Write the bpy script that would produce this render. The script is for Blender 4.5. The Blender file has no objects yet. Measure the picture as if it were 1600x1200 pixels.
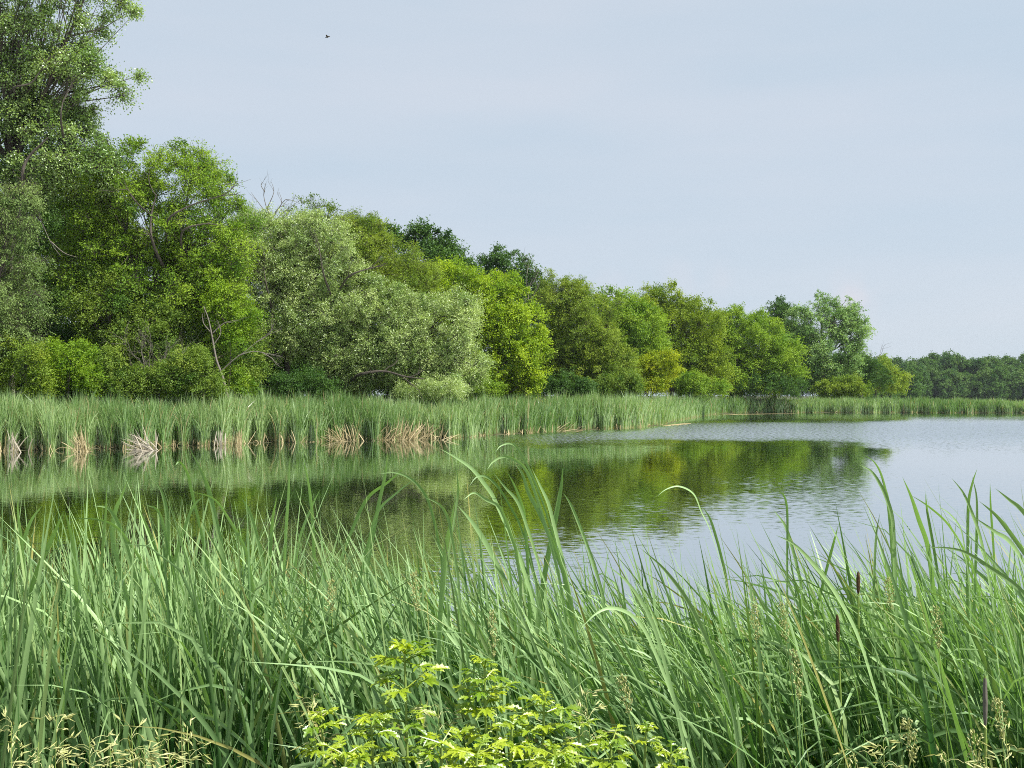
import bpy, math, random
import numpy as np
from mathutils import Vector

# ------------------------------------------------------------------ camera, world, sun, exposure
S = bpy.context.scene
COL = S.collection
F = 1537.0                                  # focal length in photo pixels (1600 wide)
CAM_Z = 2.6
PITCH = math.atan(18.0 / F)
cam_d = bpy.data.cameras.new('camera')
cam_d.sensor_width = 36.0
cam_d.lens = 36.0 * F / 1600.0
cam_d.clip_end = 9000.0
cam_d.clip_start = 0.05
cam = bpy.data.objects.new('camera', cam_d)
cam.location = (0, 0, CAM_Z)
cam.rotation_euler = (math.radians(90) + PITCH, 0, 0)
COL.objects.link(cam)
S.camera = cam
S.render.engine = 'CYCLES'
S.cycles.filter_width = 1.0
S.cycles.max_bounces = 7
S.cycles.diffuse_bounces = 3
S.cycles.glossy_bounces = 2
S.cycles.transmission_bounces = 4
S.cycles.transparent_max_bounces = 4
S.cycles.use_denoising = False
try:
    S.cycles.denoiser = 'OPENIMAGEDENOISE'
    S.cycles.denoising_input_passes = 'RGB_ALBEDO_NORMAL'
    S.cycles.denoising_prefilter = 'ACCURATE'
except Exception:
    pass
S.view_settings.view_transform = 'Standard'
S.view_settings.look = 'None'
S.view_settings.gamma = 1.0
S.view_settings.use_curve_mapping = False
S.view_settings.exposure = 0.85

SUN_EL = math.radians(58)
SUN_AZ = math.radians(114)                  # measured from +Y towards +X
world = bpy.data.worlds.new('World')
S.world = world
world.use_nodes = True
wn = world.node_tree.nodes; wl = world.node_tree.links
wn.clear()
w_out = wn.new('ShaderNodeOutputWorld')
w_bg = wn.new('ShaderNodeBackground'); w_bg.inputs['Strength'].default_value = 0.0572
w_sky = wn.new('ShaderNodeTexSky'); w_sky.sky_type = 'NISHITA'; w_sky.sun_disc = False
w_sky.sun_elevation = SUN_EL; w_sky.sun_rotation = SUN_AZ
w_sky.air_density = 1.0; w_sky.dust_density = 1.5
w_mix = wn.new('ShaderNodeMix'); w_mix.data_type = 'RGBA'; w_mix.inputs[0].default_value = 0.86
w_tc = wn.new('ShaderNodeTexCoord')
w_map = wn.new('ShaderNodeMapping'); w_map.inputs['Scale'].default_value = (1.2, 1.2, 6.0)
w_noise = wn.new('ShaderNodeTexNoise'); w_noise.inputs['Scale'].default_value = 1.6
w_noise.inputs['Detail'].default_value = 4.0; w_noise.inputs['Roughness'].default_value = 0.5
w_ramp = wn.new('ShaderNodeValToRGB')
w_ramp.color_ramp.elements[0].position = 0.32; w_ramp.color_ramp.elements[0].color = (5.85, 6.98, 8.1, 1)
w_ramp.color_ramp.elements[1].position = 0.68; w_ramp.color_ramp.elements[1].color = (6.8, 7.45, 8.35, 1)
wl.new(w_tc.outputs['Generated'], w_map.inputs['Vector'])
wl.new(w_map.outputs['Vector'], w_noise.inputs['Vector'])
wl.new(w_noise.outputs['Fac'], w_ramp.inputs['Fac'])
wl.new(w_sky.outputs['Color'], w_mix.inputs['A'])
# small soft puffs of cumulus low over the trees
w_prev = w_ramp.outputs['Color']
for (ax, ez, rad, amt) in ((0.345, 0.098, 0.034, 0.85), (0.10, 0.105, 0.035, 0.5), (0.17, 0.12, 0.03, 0.30), (0.215, 0.115, 0.028, 0.3)):
    v = Vector((ax, 1.0, ez)).normalized()
    sub = wn.new('ShaderNodeVectorMath'); sub.operation = 'DISTANCE'; sub.inputs[1].default_value = v
    nz = wn.new('ShaderNodeTexNoise'); nz.inputs['Scale'].default_value = 30.0; nz.inputs['Detail'].default_value = 4
    wl.new(w_tc.outputs['Generated'], nz.inputs['Vector'])
    wl.new(w_tc.outputs['Generated'], sub.inputs[0])
    ad = wn.new('ShaderNodeMath'); ad.operation = 'MULTIPLY_ADD'
    wl.new(nz.outputs['Fac'], ad.inputs[0]); ad.inputs[1].default_value = 0.05
    wl.new(sub.outputs['Value'], ad.inputs[2])
    mr = wn.new('ShaderNodeMapRange'); mr.interpolation_type = 'SMOOTHSTEP'
    wl.new(ad.outputs[0], mr.inputs['Value'])
    mr.inputs['From Min'].default_value = rad + 0.025; mr.inputs['From Max'].default_value = 0.018
    mr.inputs['To Min'].default_value = 0.0; mr.inputs['To Max'].default_value = amt
    mx = wn.new('ShaderNodeMix'); mx.data_type = 'RGBA'
    wl.new(mr.outputs['Result'], mx.inputs[0]); wl.new(w_prev, mx.inputs['A'])
    mx.inputs['B'].default_value = (7.5, 7.5, 8.2, 1)
    w_prev = mx.outputs['Result']
wl.new(w_prev, w_mix.inputs['B'])
wl.new(w_mix.outputs['Result'], w_bg.inputs['Color'])
wl.new(w_bg.outputs['Background'], w_out.inputs['Surface'])

sun_d = bpy.data.lights.new('sun', 'SUN'); sun_d.energy = 5.0; sun_d.angle = math.radians(0.6)
sun_d.color = (1.0, 0.955, 0.87)
sun = bpy.data.objects.new('sun', sun_d)
sdir = Vector((math.sin(SUN_AZ) * math.cos(SUN_EL), math.cos(SUN_AZ) * math.cos(SUN_EL), math.sin(SUN_EL)))
sun.rotation_euler = (-sdir).to_track_quat('-Z', 'Y').to_euler()
sun.location = sdir * 60
COL.objects.link(sun)

# ------------------------------------------------------------------ helpers
CP, SP_ = math.cos(PITCH), math.sin(PITCH)
def P(px, py, D):
    """world point at distance D (metres along +Y) that the photograph shows at (px, py)"""
    dx, dy, dz = (px - 800) / F, 1.0, (600 - py) / F
    y = dy * CP - dz * SP_
    z = dy * SP_ + dz * CP
    k = D / y
    return np.array((dx * k, D, CAM_Z + z * k))

def tagit(o, label=None, cat=None, group=None, kind=None):
    if label: o['label'] = label
    if cat: o['category'] = cat
    if group: o['group'] = group
    if kind: o['kind'] = kind
    return o

def empty(name, loc, label, cat, group=None):
    o = bpy.data.objects.new(name, None)
    o.empty_display_size = 0.2
    o.location = loc
    COL.objects.link(o)
    return tagit(o, label, cat, group)

def mesh_obj(name, V, Q, mat, parent=None, origin=None, smooth=True, attrs=None, tris=None):
    V = np.asarray(V, dtype=np.float32).reshape(-1, 3)
    if origin is not None: V = V - np.asarray(origin, dtype=np.float32)
    Q = np.asarray(Q, dtype=np.int32).reshape(-1, 4)
    me = bpy.data.meshes.new(name)
    me.vertices.add(len(V)); me.vertices.foreach_set('co', V.ravel())
    n = len(Q); nt = 0
    loops = Q.ravel(); starts = np.arange(0, 4 * n, 4, dtype=np.int32)
    if tris is not None:
        T = np.asarray(tris, dtype=np.int32).reshape(-1, 3); nt = len(T)
        starts = np.concatenate([starts, 4 * n + np.arange(0, 3 * nt, 3, dtype=np.int32)])
        loops = np.concatenate([loops, T.ravel()])
    me.loops.add(len(loops)); me.loops.foreach_set('vertex_index', loops)
    me.polygons.add(n + nt); me.polygons.foreach_set('loop_start', starts)
    me.polygons.foreach_set('use_smooth', np.full(n + nt, smooth))
    if attrs:
        for k, a in attrs.items():
            at = me.attributes.new(k, 'FLOAT', 'POINT')
            at.data.foreach_set('value', np.asarray(a, dtype=np.float32))
    me.update(calc_edges=True)
    me.materials.append(mat)
    o = bpy.data.objects.new(name, me)
    COL.objects.link(o)
    if parent is not None:
        o.parent = parent
    elif origin is not None:
        o.location = origin
    return o

def norm(a):
    return a / np.maximum(np.linalg.norm(a, axis=-1, keepdims=True), 1e-9)

class Tubes:
    def __init__(s): s.V = []; s.Q = []; s.n = 0; s.A = []
    def add(s, pts, r0, r1=None, sides=6, tone=0.5):
        pts = np.asarray(pts, float); n = len(pts)
        rr = np.asarray(r0, float) if np.ndim(r0) else np.linspace(r0, r1, n)
        t = norm(np.gradient(pts, axis=0))
        ref = np.array((0.13, 0.97, 0.2)) if abs(t[0][2]) > 0.8 else np.array((0, 0, 1.0))
        u = norm(np.cross(t, ref)); v = np.cross(t, u)
        a = np.linspace(0, 2 * np.pi, sides, endpoint=False)
        ring = (u[:, None] * np.cos(a)[None, :, None] + v[:, None] * np.sin(a)[None, :, None]) * rr[:, None, None] + pts[:, None]
        s.V.append(ring.reshape(-1, 3))
        i = np.arange(n - 1)[:, None]; j = np.arange(sides)[None]
        q = np.stack([i * sides + j, i * sides + (j + 1) % sides, (i + 1) * sides + (j + 1) % sides, (i + 1) * sides + j], -1)
        s.Q.append(q.reshape(-1, 4) + s.n)
        s.A.append(np.full(n * sides, tone))
        s.n += n * sides
    def build(s, name, mat, parent=None, origin=None):
        return mesh_obj(name, np.concatenate(s.V), np.concatenate(s.Q), mat, parent, origin, attrs={'tone': np.concatenate(s.A)})

def curve(pts, n=10):
    """Catmull-Rom through pts"""
    pts = np.asarray(pts, float)
    if len(pts) == 2: return pts[0] + (pts[1] - pts[0]) * np.linspace(0, 1, n)[:, None]
    p = np.vstack([2 * pts[0] - pts[1], pts, 2 * pts[-1] - pts[-2]])
    seg = len(pts) - 1
    out = []
    for t in np.linspace(0, seg - 1e-6, n):
        i = int(t); f = t - i
        a, b, c, d = p[i:i + 4]
        out.append(0.5 * (2 * b + (c - a) * f + (2 * a - 5 * b + 4 * c - d) * f * f + (3 * b - a - 3 * c + d) * f ** 3))
    return np.array(out)

# ------------------------------------------------------------------ materials
def new_mat(name):
    m = bpy.data.materials.new(name); m.use_nodes = True
    m.node_tree.nodes.clear()
    return m, m.node_tree.nodes, m.node_tree.links

def leaf_mat(name, ca, cb, transl=0.35, rough=0.5, gloss=0.012, trans_col=None, dry=None, k=1.0):
    k = k * 1.12 if k != 1.0 else k
    ca = [v * k for v in ca]; cb = [v * k for v in cb]
    m, n, l = new_mat(name)
    out = n.new('ShaderNodeOutputMaterial')
    at = n.new('ShaderNodeAttribute'); at.attribute_name = 'tone'
    mix = n.new('ShaderNodeMix'); mix.data_type = 'RGBA'
    mix.inputs['A'].default_value = (*ca, 1); mix.inputs['B'].default_value = (*cb, 1)
    l.new(at.outputs['Fac'], mix.inputs[0])
    col = mix.outputs['Result']
    if dry:
        ad = n.new('ShaderNodeAttribute'); ad.attribute_name = 'dry'
        m2 = n.new('ShaderNodeMix'); m2.data_type = 'RGBA'; m2.inputs['B'].default_value = (*dry, 1)
        l.new(ad.outputs['Fac'], m2.inputs[0]); l.new(col, m2.inputs['A'])
        col = m2.outputs['Result']
    df = n.new('ShaderNodeBsdfDiffuse'); l.new(col, df.inputs['Color'])
    tr = n.new('ShaderNodeBsdfTranslucent')
    mt = n.new('ShaderNodeMix'); mt.data_type = 'RGBA'; mt.blend_type = 'MULTIPLY'; mt.inputs[0].default_value = 1.0
    mt.inputs['B'].default_value = (*(trans_col or (1.25, 1.25, 0.55)), 1)
    l.new(col, mt.inputs['A']); l.new(mt.outputs['Result'], tr.inputs['Color'])
    ms = n.new('ShaderNodeMixShader'); ms.inputs[0].default_value = transl
    l.new(df.outputs[0], ms.inputs[1]); l.new(tr.outputs[0], ms.inputs[2])
    gl = n.new('ShaderNodeBsdfGlossy'); gl.inputs['Roughness'].default_value = rough
    gl.inputs['Color'].default_value = (0.9, 0.95, 1.0, 1)
    mg = n.new('ShaderNodeMixShader'); mg.inputs[0].default_value = gloss
    l.new(ms.outputs[0], mg.inputs[1]); l.new(gl.outputs[0], mg.inputs[2])
    l.new(mg.outputs[0], out.inputs['Surface'])
    return m

def bark_mat(name, ca, cb, scale=3.0):
    m, n, l = new_mat(name)
    out = n.new('ShaderNodeOutputMaterial')
    b = n.new('ShaderNodeBsdfPrincipled'); b.inputs['Roughness'].default_value = 0.9
    tc = n.new('ShaderNodeTexCoord')
    mp = n.new('ShaderNodeMapping'); mp.inputs['Scale'].default_value = (scale * 3, scale * 3, scale)
    nz = n.new('ShaderNodeTexNoise'); nz.inputs['Scale'].default_value = 2.0; nz.inputs['Detail'].default_value = 5
    mix = n.new('ShaderNodeMix'); mix.data_type = 'RGBA'
    mix.inputs['A'].default_value = (*ca, 1); mix.inputs['B'].default_value = (*cb, 1)
    l.new(tc.outputs['Object'], mp.inputs[0]); l.new(mp.outputs[0], nz.inputs['Vector'])
    l.new(nz.outputs['Fac'], mix.inputs[0]); l.new(mix.outputs['Result'], b.inputs['Base Color'])
    bp = n.new('ShaderNodeBump'); bp.inputs['Strength'].default_value = 0.5; bp.inputs['Distance'].default_value = 0.03
    l.new(nz.outputs['Fac'], bp.inputs['Height']); l.new(bp.outputs[0], b.inputs['Normal'])
    l.new(b.outputs[0], out.inputs['Surface'])
    return m

M = {}
M['cotton'] = leaf_mat('cottonwood_leaf', (0.075, 0.138, 0.024), (0.19, 0.265, 0.075), 0.38, 0.38, 0.05, k=1.45)
M['green'] = leaf_mat('green_leaf', (0.0585, 0.1208, 0.0086), (0.1580, 0.2310, 0.0202), 0.36, k=1.5)
M['midgreen'] = leaf_mat('mid_green_leaf', (0.0526, 0.1071, 0.0144), (0.1404, 0.1943, 0.0274), 0.34, k=1.4)
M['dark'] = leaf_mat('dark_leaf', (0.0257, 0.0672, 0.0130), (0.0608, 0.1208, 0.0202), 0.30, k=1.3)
M['willow'] = leaf_mat('willow_leaf', (0.100, 0.160, 0.030), (0.265, 0.320, 0.110), 0.34, 0.42, 0.06, (1.1, 1.2, 0.6), k=1.6)
M['olive'] = leaf_mat('olive_leaf', (0.0796, 0.1365, 0.0130), (0.1755, 0.2258, 0.0274), 0.36, k=1.45)
M['yellow'] = leaf_mat('yellow_green_leaf', (0.0994, 0.1733, 0.0101), (0.2223, 0.2940, 0.0187), 0.42, k=1.5)
M['grove'] = leaf_mat('grove_leaf', (0.0796, 0.1365, 0.0086), (0.1813, 0.2363, 0.0173), 0.36, k=1.3)
M['pale'] = leaf_mat('pale_cottonwood_leaf', (0.075, 0.148, 0.042), (0.185, 0.275, 0.098), 0.36, k=1.4)
M['gold'] = leaf_mat('golden_leaf', (0.1287, 0.1995, 0.0086), (0.2808, 0.3150, 0.0130), 0.42, k=1.15)
M['lime'] = leaf_mat('lime_leaf', (0.1, 0.2, 0.012), (0.2, 0.3, 0.02), 0.42, k=1.1)
M['farleaf'] = leaf_mat('far_wood_leaf', (0.0304, 0.0735, 0.0187), (0.0819, 0.1365, 0.0324), 0.28, k=1.5)
M['greytwig'] = leaf_mat('grey_green_leaf', (0.068, 0.118, 0.028), (0.145, 0.20, 0.062), 0.3, k=1.3)
M['bark'] = bark_mat('bark', (0.030, 0.024, 0.018), (0.085, 0.072, 0.055))
M['palebark'] = bark_mat('pale_bark', (0.12, 0.10, 0.08), (0.25, 0.22, 0.18))
M['deadwood'] = bark_mat('dead_wood', (0.085, 0.075, 0.062), (0.20, 0.18, 0.15))
M['reed'] = leaf_mat('reed_leaf', (0.11, 0.215, 0.050), (0.34, 0.46, 0.19), 0.32, 0.35, 0.05, (1.1, 1.25, 0.5), dry=(0.42, 0.32, 0.16))
M['fgreed'] = leaf_mat('near_reed_leaf', (0.012, 0.080, 0.006), (0.31, 0.46, 0.20), 0.24, 0.5, 0.03, (1.1, 1.35, 0.40), dry=(0.36, 0.33, 0.10))  # near-black low tone puts the shade deep in the bed into the colour
M['straw'] = leaf_mat('straw', (0.22, 0.18, 0.085), (0.50, 0.42, 0.25), 0.2, trans_col=(1, 1, 0.8))
M['greystraw'] = leaf_mat('grey_straw', (0.24, 0.21, 0.16), (0.45, 0.41, 0.33), 0.15, trans_col=(1, 1, 0.9))
M['weed'] = leaf_mat('weed_leaf', (0.15, 0.27, 0.008), (0.38, 0.47, 0.018), 0.40, 0.4, 0.05, (1.15, 1.2, 0.4))
M['weedstem'] = leaf_mat('weed_stem', (0.20, 0.30, 0.06), (0.32, 0.42, 0.12), 0.1)
M['seed'] = leaf_mat('seed_head', (0.38, 0.42, 0.15), (0.66, 0.66, 0.34), 0.3, trans_col=(1.1, 1.1, 0.6))
M['spike'] = bark_mat('cattail_spike_brown', (0.05, 0.025, 0.010), (0.12, 0.065, 0.025), 20)

# ground
def ground_mat():
    m, n, l = new_mat('mud_and_litter')
    out = n.new('ShaderNodeOutputMaterial'); b = n.new('ShaderNodeBsdfPrincipled'); b.inputs['Roughness'].default_value = 0.95
    tc = n.new('ShaderNodeTexCoord'); nz = n.new('ShaderNodeTexNoise'); nz.inputs['Scale'].default_value = 1.3; nz.inputs['Detail'].default_value = 8
    r = n.new('ShaderNodeValToRGB'); e = r.color_ramp.elements
    e[0].position = 0.3; e[0].color = (0.022, 0.026, 0.010, 1); e[1].position = 0.7; e[1].color = (0.07, 0.075, 0.028, 1)
    l.new(tc.outputs['Object'], nz.inputs['Vector']); l.new(nz.outputs['Fac'], r.inputs['Fac']); l.new(r.outputs['Color'], b.inputs['Base Color'])
    bp = n.new('ShaderNodeBump'); bp.inputs['Distance'].default_value = 0.08; l.new(nz.outputs['Fac'], bp.inputs['Height']); l.new(bp.outputs[0], b.inputs['Normal'])
    l.new(b.outputs[0], out.inputs['Surface'])
    return m
M['ground'] = ground_mat()

def water_mat():
    m, n, l = new_mat('lake_water')
    out = n.new('ShaderNodeOutputMaterial'); b = n.new('ShaderNodeBsdfPrincipled')
    b.inputs['Base Color'].default_value = (0.022, 0.034, 0.010, 1)
    b.inputs['Roughness'].default_value = 0.25
    b.inputs['Specular IOR Level'].default_value = 0.0
    tc = n.new('ShaderNodeTexCoord')
    def noise(scale, sx, sy, detail, rough=0.5, dist=0.0):
        mp = n.new('ShaderNodeMapping'); mp.inputs['Scale'].default_value = (sx, sy, 1)
        mp.inputs['Rotation'].default_value = (0, 0, 0.12)
        nz = n.new('ShaderNodeTexNoise'); nz.noise_dimensions = '2D'
        nz.inputs['Scale'].default_value = scale; nz.inputs['Detail'].default_value = detail
        nz.inputs['Roughness'].default_value = rough; nz.inputs['Distortion'].default_value = dist
        l.new(tc.outputs['Object'], mp.inputs[0]); l.new(mp.outputs[0], nz.inputs['Vector'])
        return nz.outputs['Fac']
    def math_(op, a, bb, c=None):
        x = n.new('ShaderNodeMath'); x.operation = op
        for i, v in enumerate((a, bb, c)):
            if v is None: continue
            if isinstance(v, (int, float)): x.inputs[i].default_value = v
            else: l.new(v, x.inputs[i])
        return x.outputs[0]
    def maprange(v, a, bb, c, d):
        x = n.new('ShaderNodeMapRange'); x.interpolation_type = 'SMOOTHSTEP'
        l.new(v, x.inputs['Value'])
        for k, q in (('From Min', a), ('From Max', bb), ('To Min', c), ('To Max', d)): x.inputs[k].default_value = q
        return x.outputs['Result']
    small = noise(5.0, 0.6, 1.3, 3, 0.55)       # short ripples, crests across the view
    mid = noise(1.3, 0.45, 1.4, 2, 0.5)
    # breeze patches on the open water, calm in the lee of the left bank
    sep = n.new('ShaderNodeSeparateXYZ'); l.new(tc.outputs['Object'], sep.inputs[0])
    wob = noise(0.07, 1, 0.6, 5, 0.65)
    wob2 = math_('MULTIPLY_ADD', wob, 30.0, -15.0)
    xx = math_('ADD', sep.outputs['X'], wob2)
    yy = math_('MULTIPLY_ADD', wob2, 0.8, sep.outputs['Y'])
    # far band: y 52..105, x > 2
    bx = math_('MULTIPLY', maprange(xx, -2.0, 6.0, 0, 1), maprange(xx, 45.0, 75.0, 1, 0.4))
    by = math_('MULTIPLY', maprange(yy, 46.0, 64.0, 0, 1), maprange(yy, 84.0, 110.0, 1, 0.12))
    far = math_('MULTIPLY', bx, by)
    # near band: y 14..30, x > 0
    nx = maprange(xx, -2.0, 5.0, 0, 1)
    ny = math_('MULTIPLY', maprange(sep.outputs['Y'], 8.0, 14.0, 0.6, 1), maprange(yy, 22.0, 40.0, 1, 0.0))
    near = math_('MULTIPLY', nx, ny)
    amp = math_('ADD', math_('MULTIPLY', far, 0.10), math_('MULTIPLY', near, 0.06))
    amp = math_('ADD', amp, 0.022)
    h = math_('ADD', math_('MULTIPLY', small, 0.45), math_('MULTIPLY', mid, 0.9))
    h = math_('MULTIPLY', h, amp)
    bp = n.new('ShaderNodeBump'); bp.inputs['Strength'].default_value = 1.0; bp.inputs['Distance'].default_value = 0.06
    l.new(h, bp.inputs['Height']); l.new(bp.outputs[0], b.inputs['Normal'])
    # fine chop: slopes taken straight from a noise vector, so they do not fade out with distance
    mpc = n.new('ShaderNodeMapping'); mpc.inputs['Scale'].default_value = (4.0, 9.0, 1)
    nzc = n.new('ShaderNodeTexNoise'); nzc.noise_dimensions = '2D'; nzc.inputs['Scale'].default_value = 1.0; nzc.inputs['Detail'].default_value = 2.5
    l.new(tc.outputs['Object'], mpc.inputs[0]); l.new(mpc.outputs[0], nzc.inputs['Vector'])
    sb = n.new('ShaderNodeVectorMath'); sb.operation = 'SUBTRACT'; sb.inputs[1].default_value = (0.5, 0.67, 0.5); l.new(nzc.outputs['Color'], sb.inputs[0])
    fl = n.new('ShaderNodeVectorMath'); fl.operation = 'MULTIPLY'; fl.inputs[1].default_value = (1, 1, 0); l.new(sb.outputs[0], fl.inputs[0])
    ch = math_('ADD', math_('MULTIPLY', far, 0.6), math_('MULTIPLY', near, 0.07)); ch = math_('ADD', ch, 0.016)
    sc = n.new('ShaderNodeVectorMath'); sc.operation = 'SCALE'; l.new(fl.outputs[0], sc.inputs[0]); l.new(ch, sc.inputs['Scale'])
    an = n.new('ShaderNodeVectorMath'); an.operation = 'ADD'; l.new(sc.outputs[0], an.inputs[0]); l.new(bp.outputs[0], an.inputs[1])
    nn = n.new('ShaderNodeVectorMath'); nn.operation = 'NORMALIZE'; l.new(an.outputs[0], nn.inputs[0])
    class _o: outputs = [nn.outputs[0]]
    bp = _o
    fr = n.new('ShaderNodeFresnel'); fr.inputs['IOR'].default_value = 1.33; l.new(bp.outputs[0], fr.inputs['Normal'])
    gl = n.new('ShaderNodeBsdfGlossy'); gl.inputs['Roughness'].default_value = 0.02; l.new(bp.outputs[0], gl.inputs['Normal'])
    gl.inputs['Color'].default_value = (0.97, 0.98, 1, 1)
    fac = math_('POWER', fr.outputs[0], 0.20)
    ms = n.new('ShaderNodeMixShader'); l.new(fac, ms.inputs[0]); l.new(b.outputs[0], ms.inputs[1]); l.new(gl.outputs[0], ms.inputs[2])
    l.new(ms.outputs[0], out.inputs['Surface'])
    return m
M['water'] = water_mat()

# ------------------------------------------------------------------ ground and water
SHORE_PX = np.array([-1500, -400, 0, 200, 400, 700, 800, 870, 1000, 1040, 1081, 1125, 1200, 1300, 1600, 1800, 3000.])
SHORE_D = np.array([30, 40, 46, 48.7, 54, 60.5, 66, 72, 79, 88, 113, 140, 146, 148, 146, 150, 170.])
def shoreD(px): return np.interp(px, SHORE_PX, SHORE_D)
def gz(x, y):
    x = np.asarray(x, float); y = np.asarray(y, float)
    px = np.clip(800 + F * x / np.maximum(y, 4.0), -1500, 3000)
    sd = y - shoreD(px)
    land = np.clip(sd * 0.09, -0.9, 0.35)
    spit = np.clip((1700 - px) / 100, 0, 1) * 1.0
    back = shoreD(px) + 12
    land = np.where(px > 1330, np.minimum(land, np.clip((back - y) * 0.1, -0.9, 1)), land)
    land = np.where((px > 1640), -0.9, land)
    far = np.clip((y - 452) * 0.05, -0.9, 0.6)
    land = np.maximum(land, far)
    near = np.clip(1.2 - 0.2 * y, -0.9, 1.0)
    return np.maximum(land, near)
ax = np.sinh(np.linspace(-7.3, 7.3, 241)) * 4.0
ay = np.concatenate([np.linspace(-40, 0, 9), np.sinh(np.linspace(0.02, 6.9, 260)) * 6.0])
gx, gy = np.meshgrid(ax, ay)
gzv = gz(gx, gy) + 0.04 * np.sin(gx * 1.7) * np.cos(gy * 1.3)
nx_, ny_ = len(ax), len(ay)
i = np.arange(ny_ - 1)[:, None] * nx_ + np.arange(nx_ - 1)[None]
Q = np.stack([i, i + 1, i + nx_ + 1, i + nx_], -1).reshape(-1, 4)
g = mesh_obj('ground', np.stack([gx, gy, gzv], -1), Q, M['ground'])
tagit(g, kind='structure')
R = 5000.0
wv = np.array([(-R, -60, 0), (R, -60, 0), (R, R, 0), (-R, R, 0)])
tagit(mesh_obj('lake_water', wv, [[0, 1, 2, 3]], M['water'], smooth=False), kind='structure')

# ------------------------------------------------------------------ trees
def leaves(pos, along, nrm, L, W, tone, rng, fold=0.0):
    """one rhombic leaf quad per row"""
    along = norm(along)
    side = norm(np.cross(along, nrm))
    up = np.cross(side, along)
    L = L[:, None]; W = W[:, None]
    a = pos; b = pos + along * L * 0.45 + side * W * 0.5 + up * L * fold
    c = pos + along * L; d = pos + along * L * 0.45 - side * W * 0.5 + up * L * fold
    V = np.stack([a, b, c, d], 1).reshape(-1, 3)
    Q = np.arange(len(V)).reshape(-1, 4)
    return V, Q, np.repeat(tone, 4)

def pick_clumps(lobes, n, rng, zmin, rc, inner=0.18, back_keep=0.55):
    C = np.array([l[0] for l in lobes]); Rr = np.array([l[1] for l in lobes])
    area = (Rr[:, 0] * Rr[:, 2] + Rr[:, 0] * Rr[:, 1] + Rr[:, 1] * Rr[:, 2])
    out = []; li = []
    for it in range(n * 40):
        if len(out) >= n: break
        k = rng.choice(len(lobes), p=area / area.sum())
        d = norm(rng.normal(size=3))
        if d[1] > 0.25 and rng.random() > back_keep: continue
        r = rng.uniform(0.78, 1.0) if rng.random() > inner else rng.uniform(0.3, 0.75)
        f = math.sin(5 * d[0] + 3 * d[2] + k * 1.7) * math.sin(6 * d[2] - 4 * d[1] + 2 * k)
        r *= 1 + 0.26 * f + 0.07 * math.sin(13 * d[2] + 11 * d[0])
        if f < -0.45 and rng.random() < 0.6: continue
        if it % 6 == 0 and d[2] > -0.2: r *= rng.uniform(1.06, 1.24)
        p = C[k] + d * Rr[k] * r
        if p[2] < zmin: continue
        q = np.linalg.norm((p - C) / Rr, axis=1); q[k] = 9
        if q.min() < 0.72 and rng.random() > inner: continue
        if out and np.min(np.linalg.norm(np.array(out) - p, axis=1)) < rc * 0.55: continue
        out.append(p); li.append(k)
    return np.array(out), np.array(li), C

def make_crown(lobes, n_clump, rc, n_tw, n_lf, leafL, leafW, mat, parent, base, seed, zmin=0.5, droop=0.15, upb=0.45, spray=1.0, sparse=0.0, inner=0.18, jit=0.12, back_keep=0.55):
    n_tw = n_tw * 1.75; n_lf = int(n_lf * 1.35); leafL = leafL * 0.78
    rng = np.random.default_rng(seed)
    cl, li, C = pick_clumps(lobes, n_clump, rng, zmin, rc, inner, back_keep)
    n = len(cl)
    o = norm(norm(cl - C[li]) + np.array((0, 0, upb)))
    crad = rc * rng.uniform(0.5, 1.35, n)
    ctone = rng.normal(0.45, 0.24, n)
    cden = np.clip(rng.normal(1, 0.25, n), 0.4, 1.4) * (1 - sparse * rng.random(n))
    # twigs
    ci = np.repeat(np.arange(n), np.maximum(2, (n_tw * cden * (crad / rc) ** 1.6)).astype(int))
    N = len(ci)
    d = norm(o[ci] * 0.55 * spray + norm(rng.normal(size=(N, 3))))
    st = cl[ci] - o[ci] * (crad[ci] * 0.35)[:, None] + rng.normal(0, 0.12, (N, 3)) * crad[ci][:, None]
    ln = crad[ci] * rng.uniform(0.55, 1.25, N)
    # leaves
    ti = np.repeat(np.arange(N), n_lf); K = len(ti)
    t = rng.uniform(0.15, 1.0, K) ** 0.8
    tip = st[ti] + d[ti] * (ln[ti] * t)[:, None]
    tip[:, 2] -= droop * (t ** 2) * ln[ti]
    tip += rng.normal(0, 1, (K, 3)) * (jit * crad[ci[ti]])[:, None] * np.array((1, 1, 0.75))
    along = d[ti] * 0.5 + norm(rng.normal(size=(K, 3))) * 0.75; along[:, 2] -= droop * 1.2
    nr = norm(rng.normal(size=(K, 3)) * 0.55 + norm(tip - cl[ci[ti]]) * 0.45 + o[ci[ti]] * 0.25 + np.array((0, 0, 0.45)))
    L = leafL * rng.uniform(0.6, 1.3, K); W = L * leafW
    tone = np.clip(ctone[ci[ti]] + rng.normal(0, 0.13, K), 0, 1)
    keep = tip[:, 2] > 0.2
    V, Q, A = leaves(tip[keep], along[keep], nr[keep], L[keep], W[keep], tone[keep], rng, 0.06)
    ob = mesh_obj('crown', V, Q, mat, parent, base, smooth=False, attrs={'tone': A})
    return ob, cl, st, d, ln, ci

def kmeans(X, k, rng, it=6):
    c = X[rng.choice(len(X), k, replace=False)]
    for _ in range(it):
        a = np.argmin(((X[:, None] - c[None]) ** 2).sum(-1), 1)
        for j in range(k):
            if (a == j).any(): c[j] = X[a == j].mean(0)
    return c, a

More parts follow.
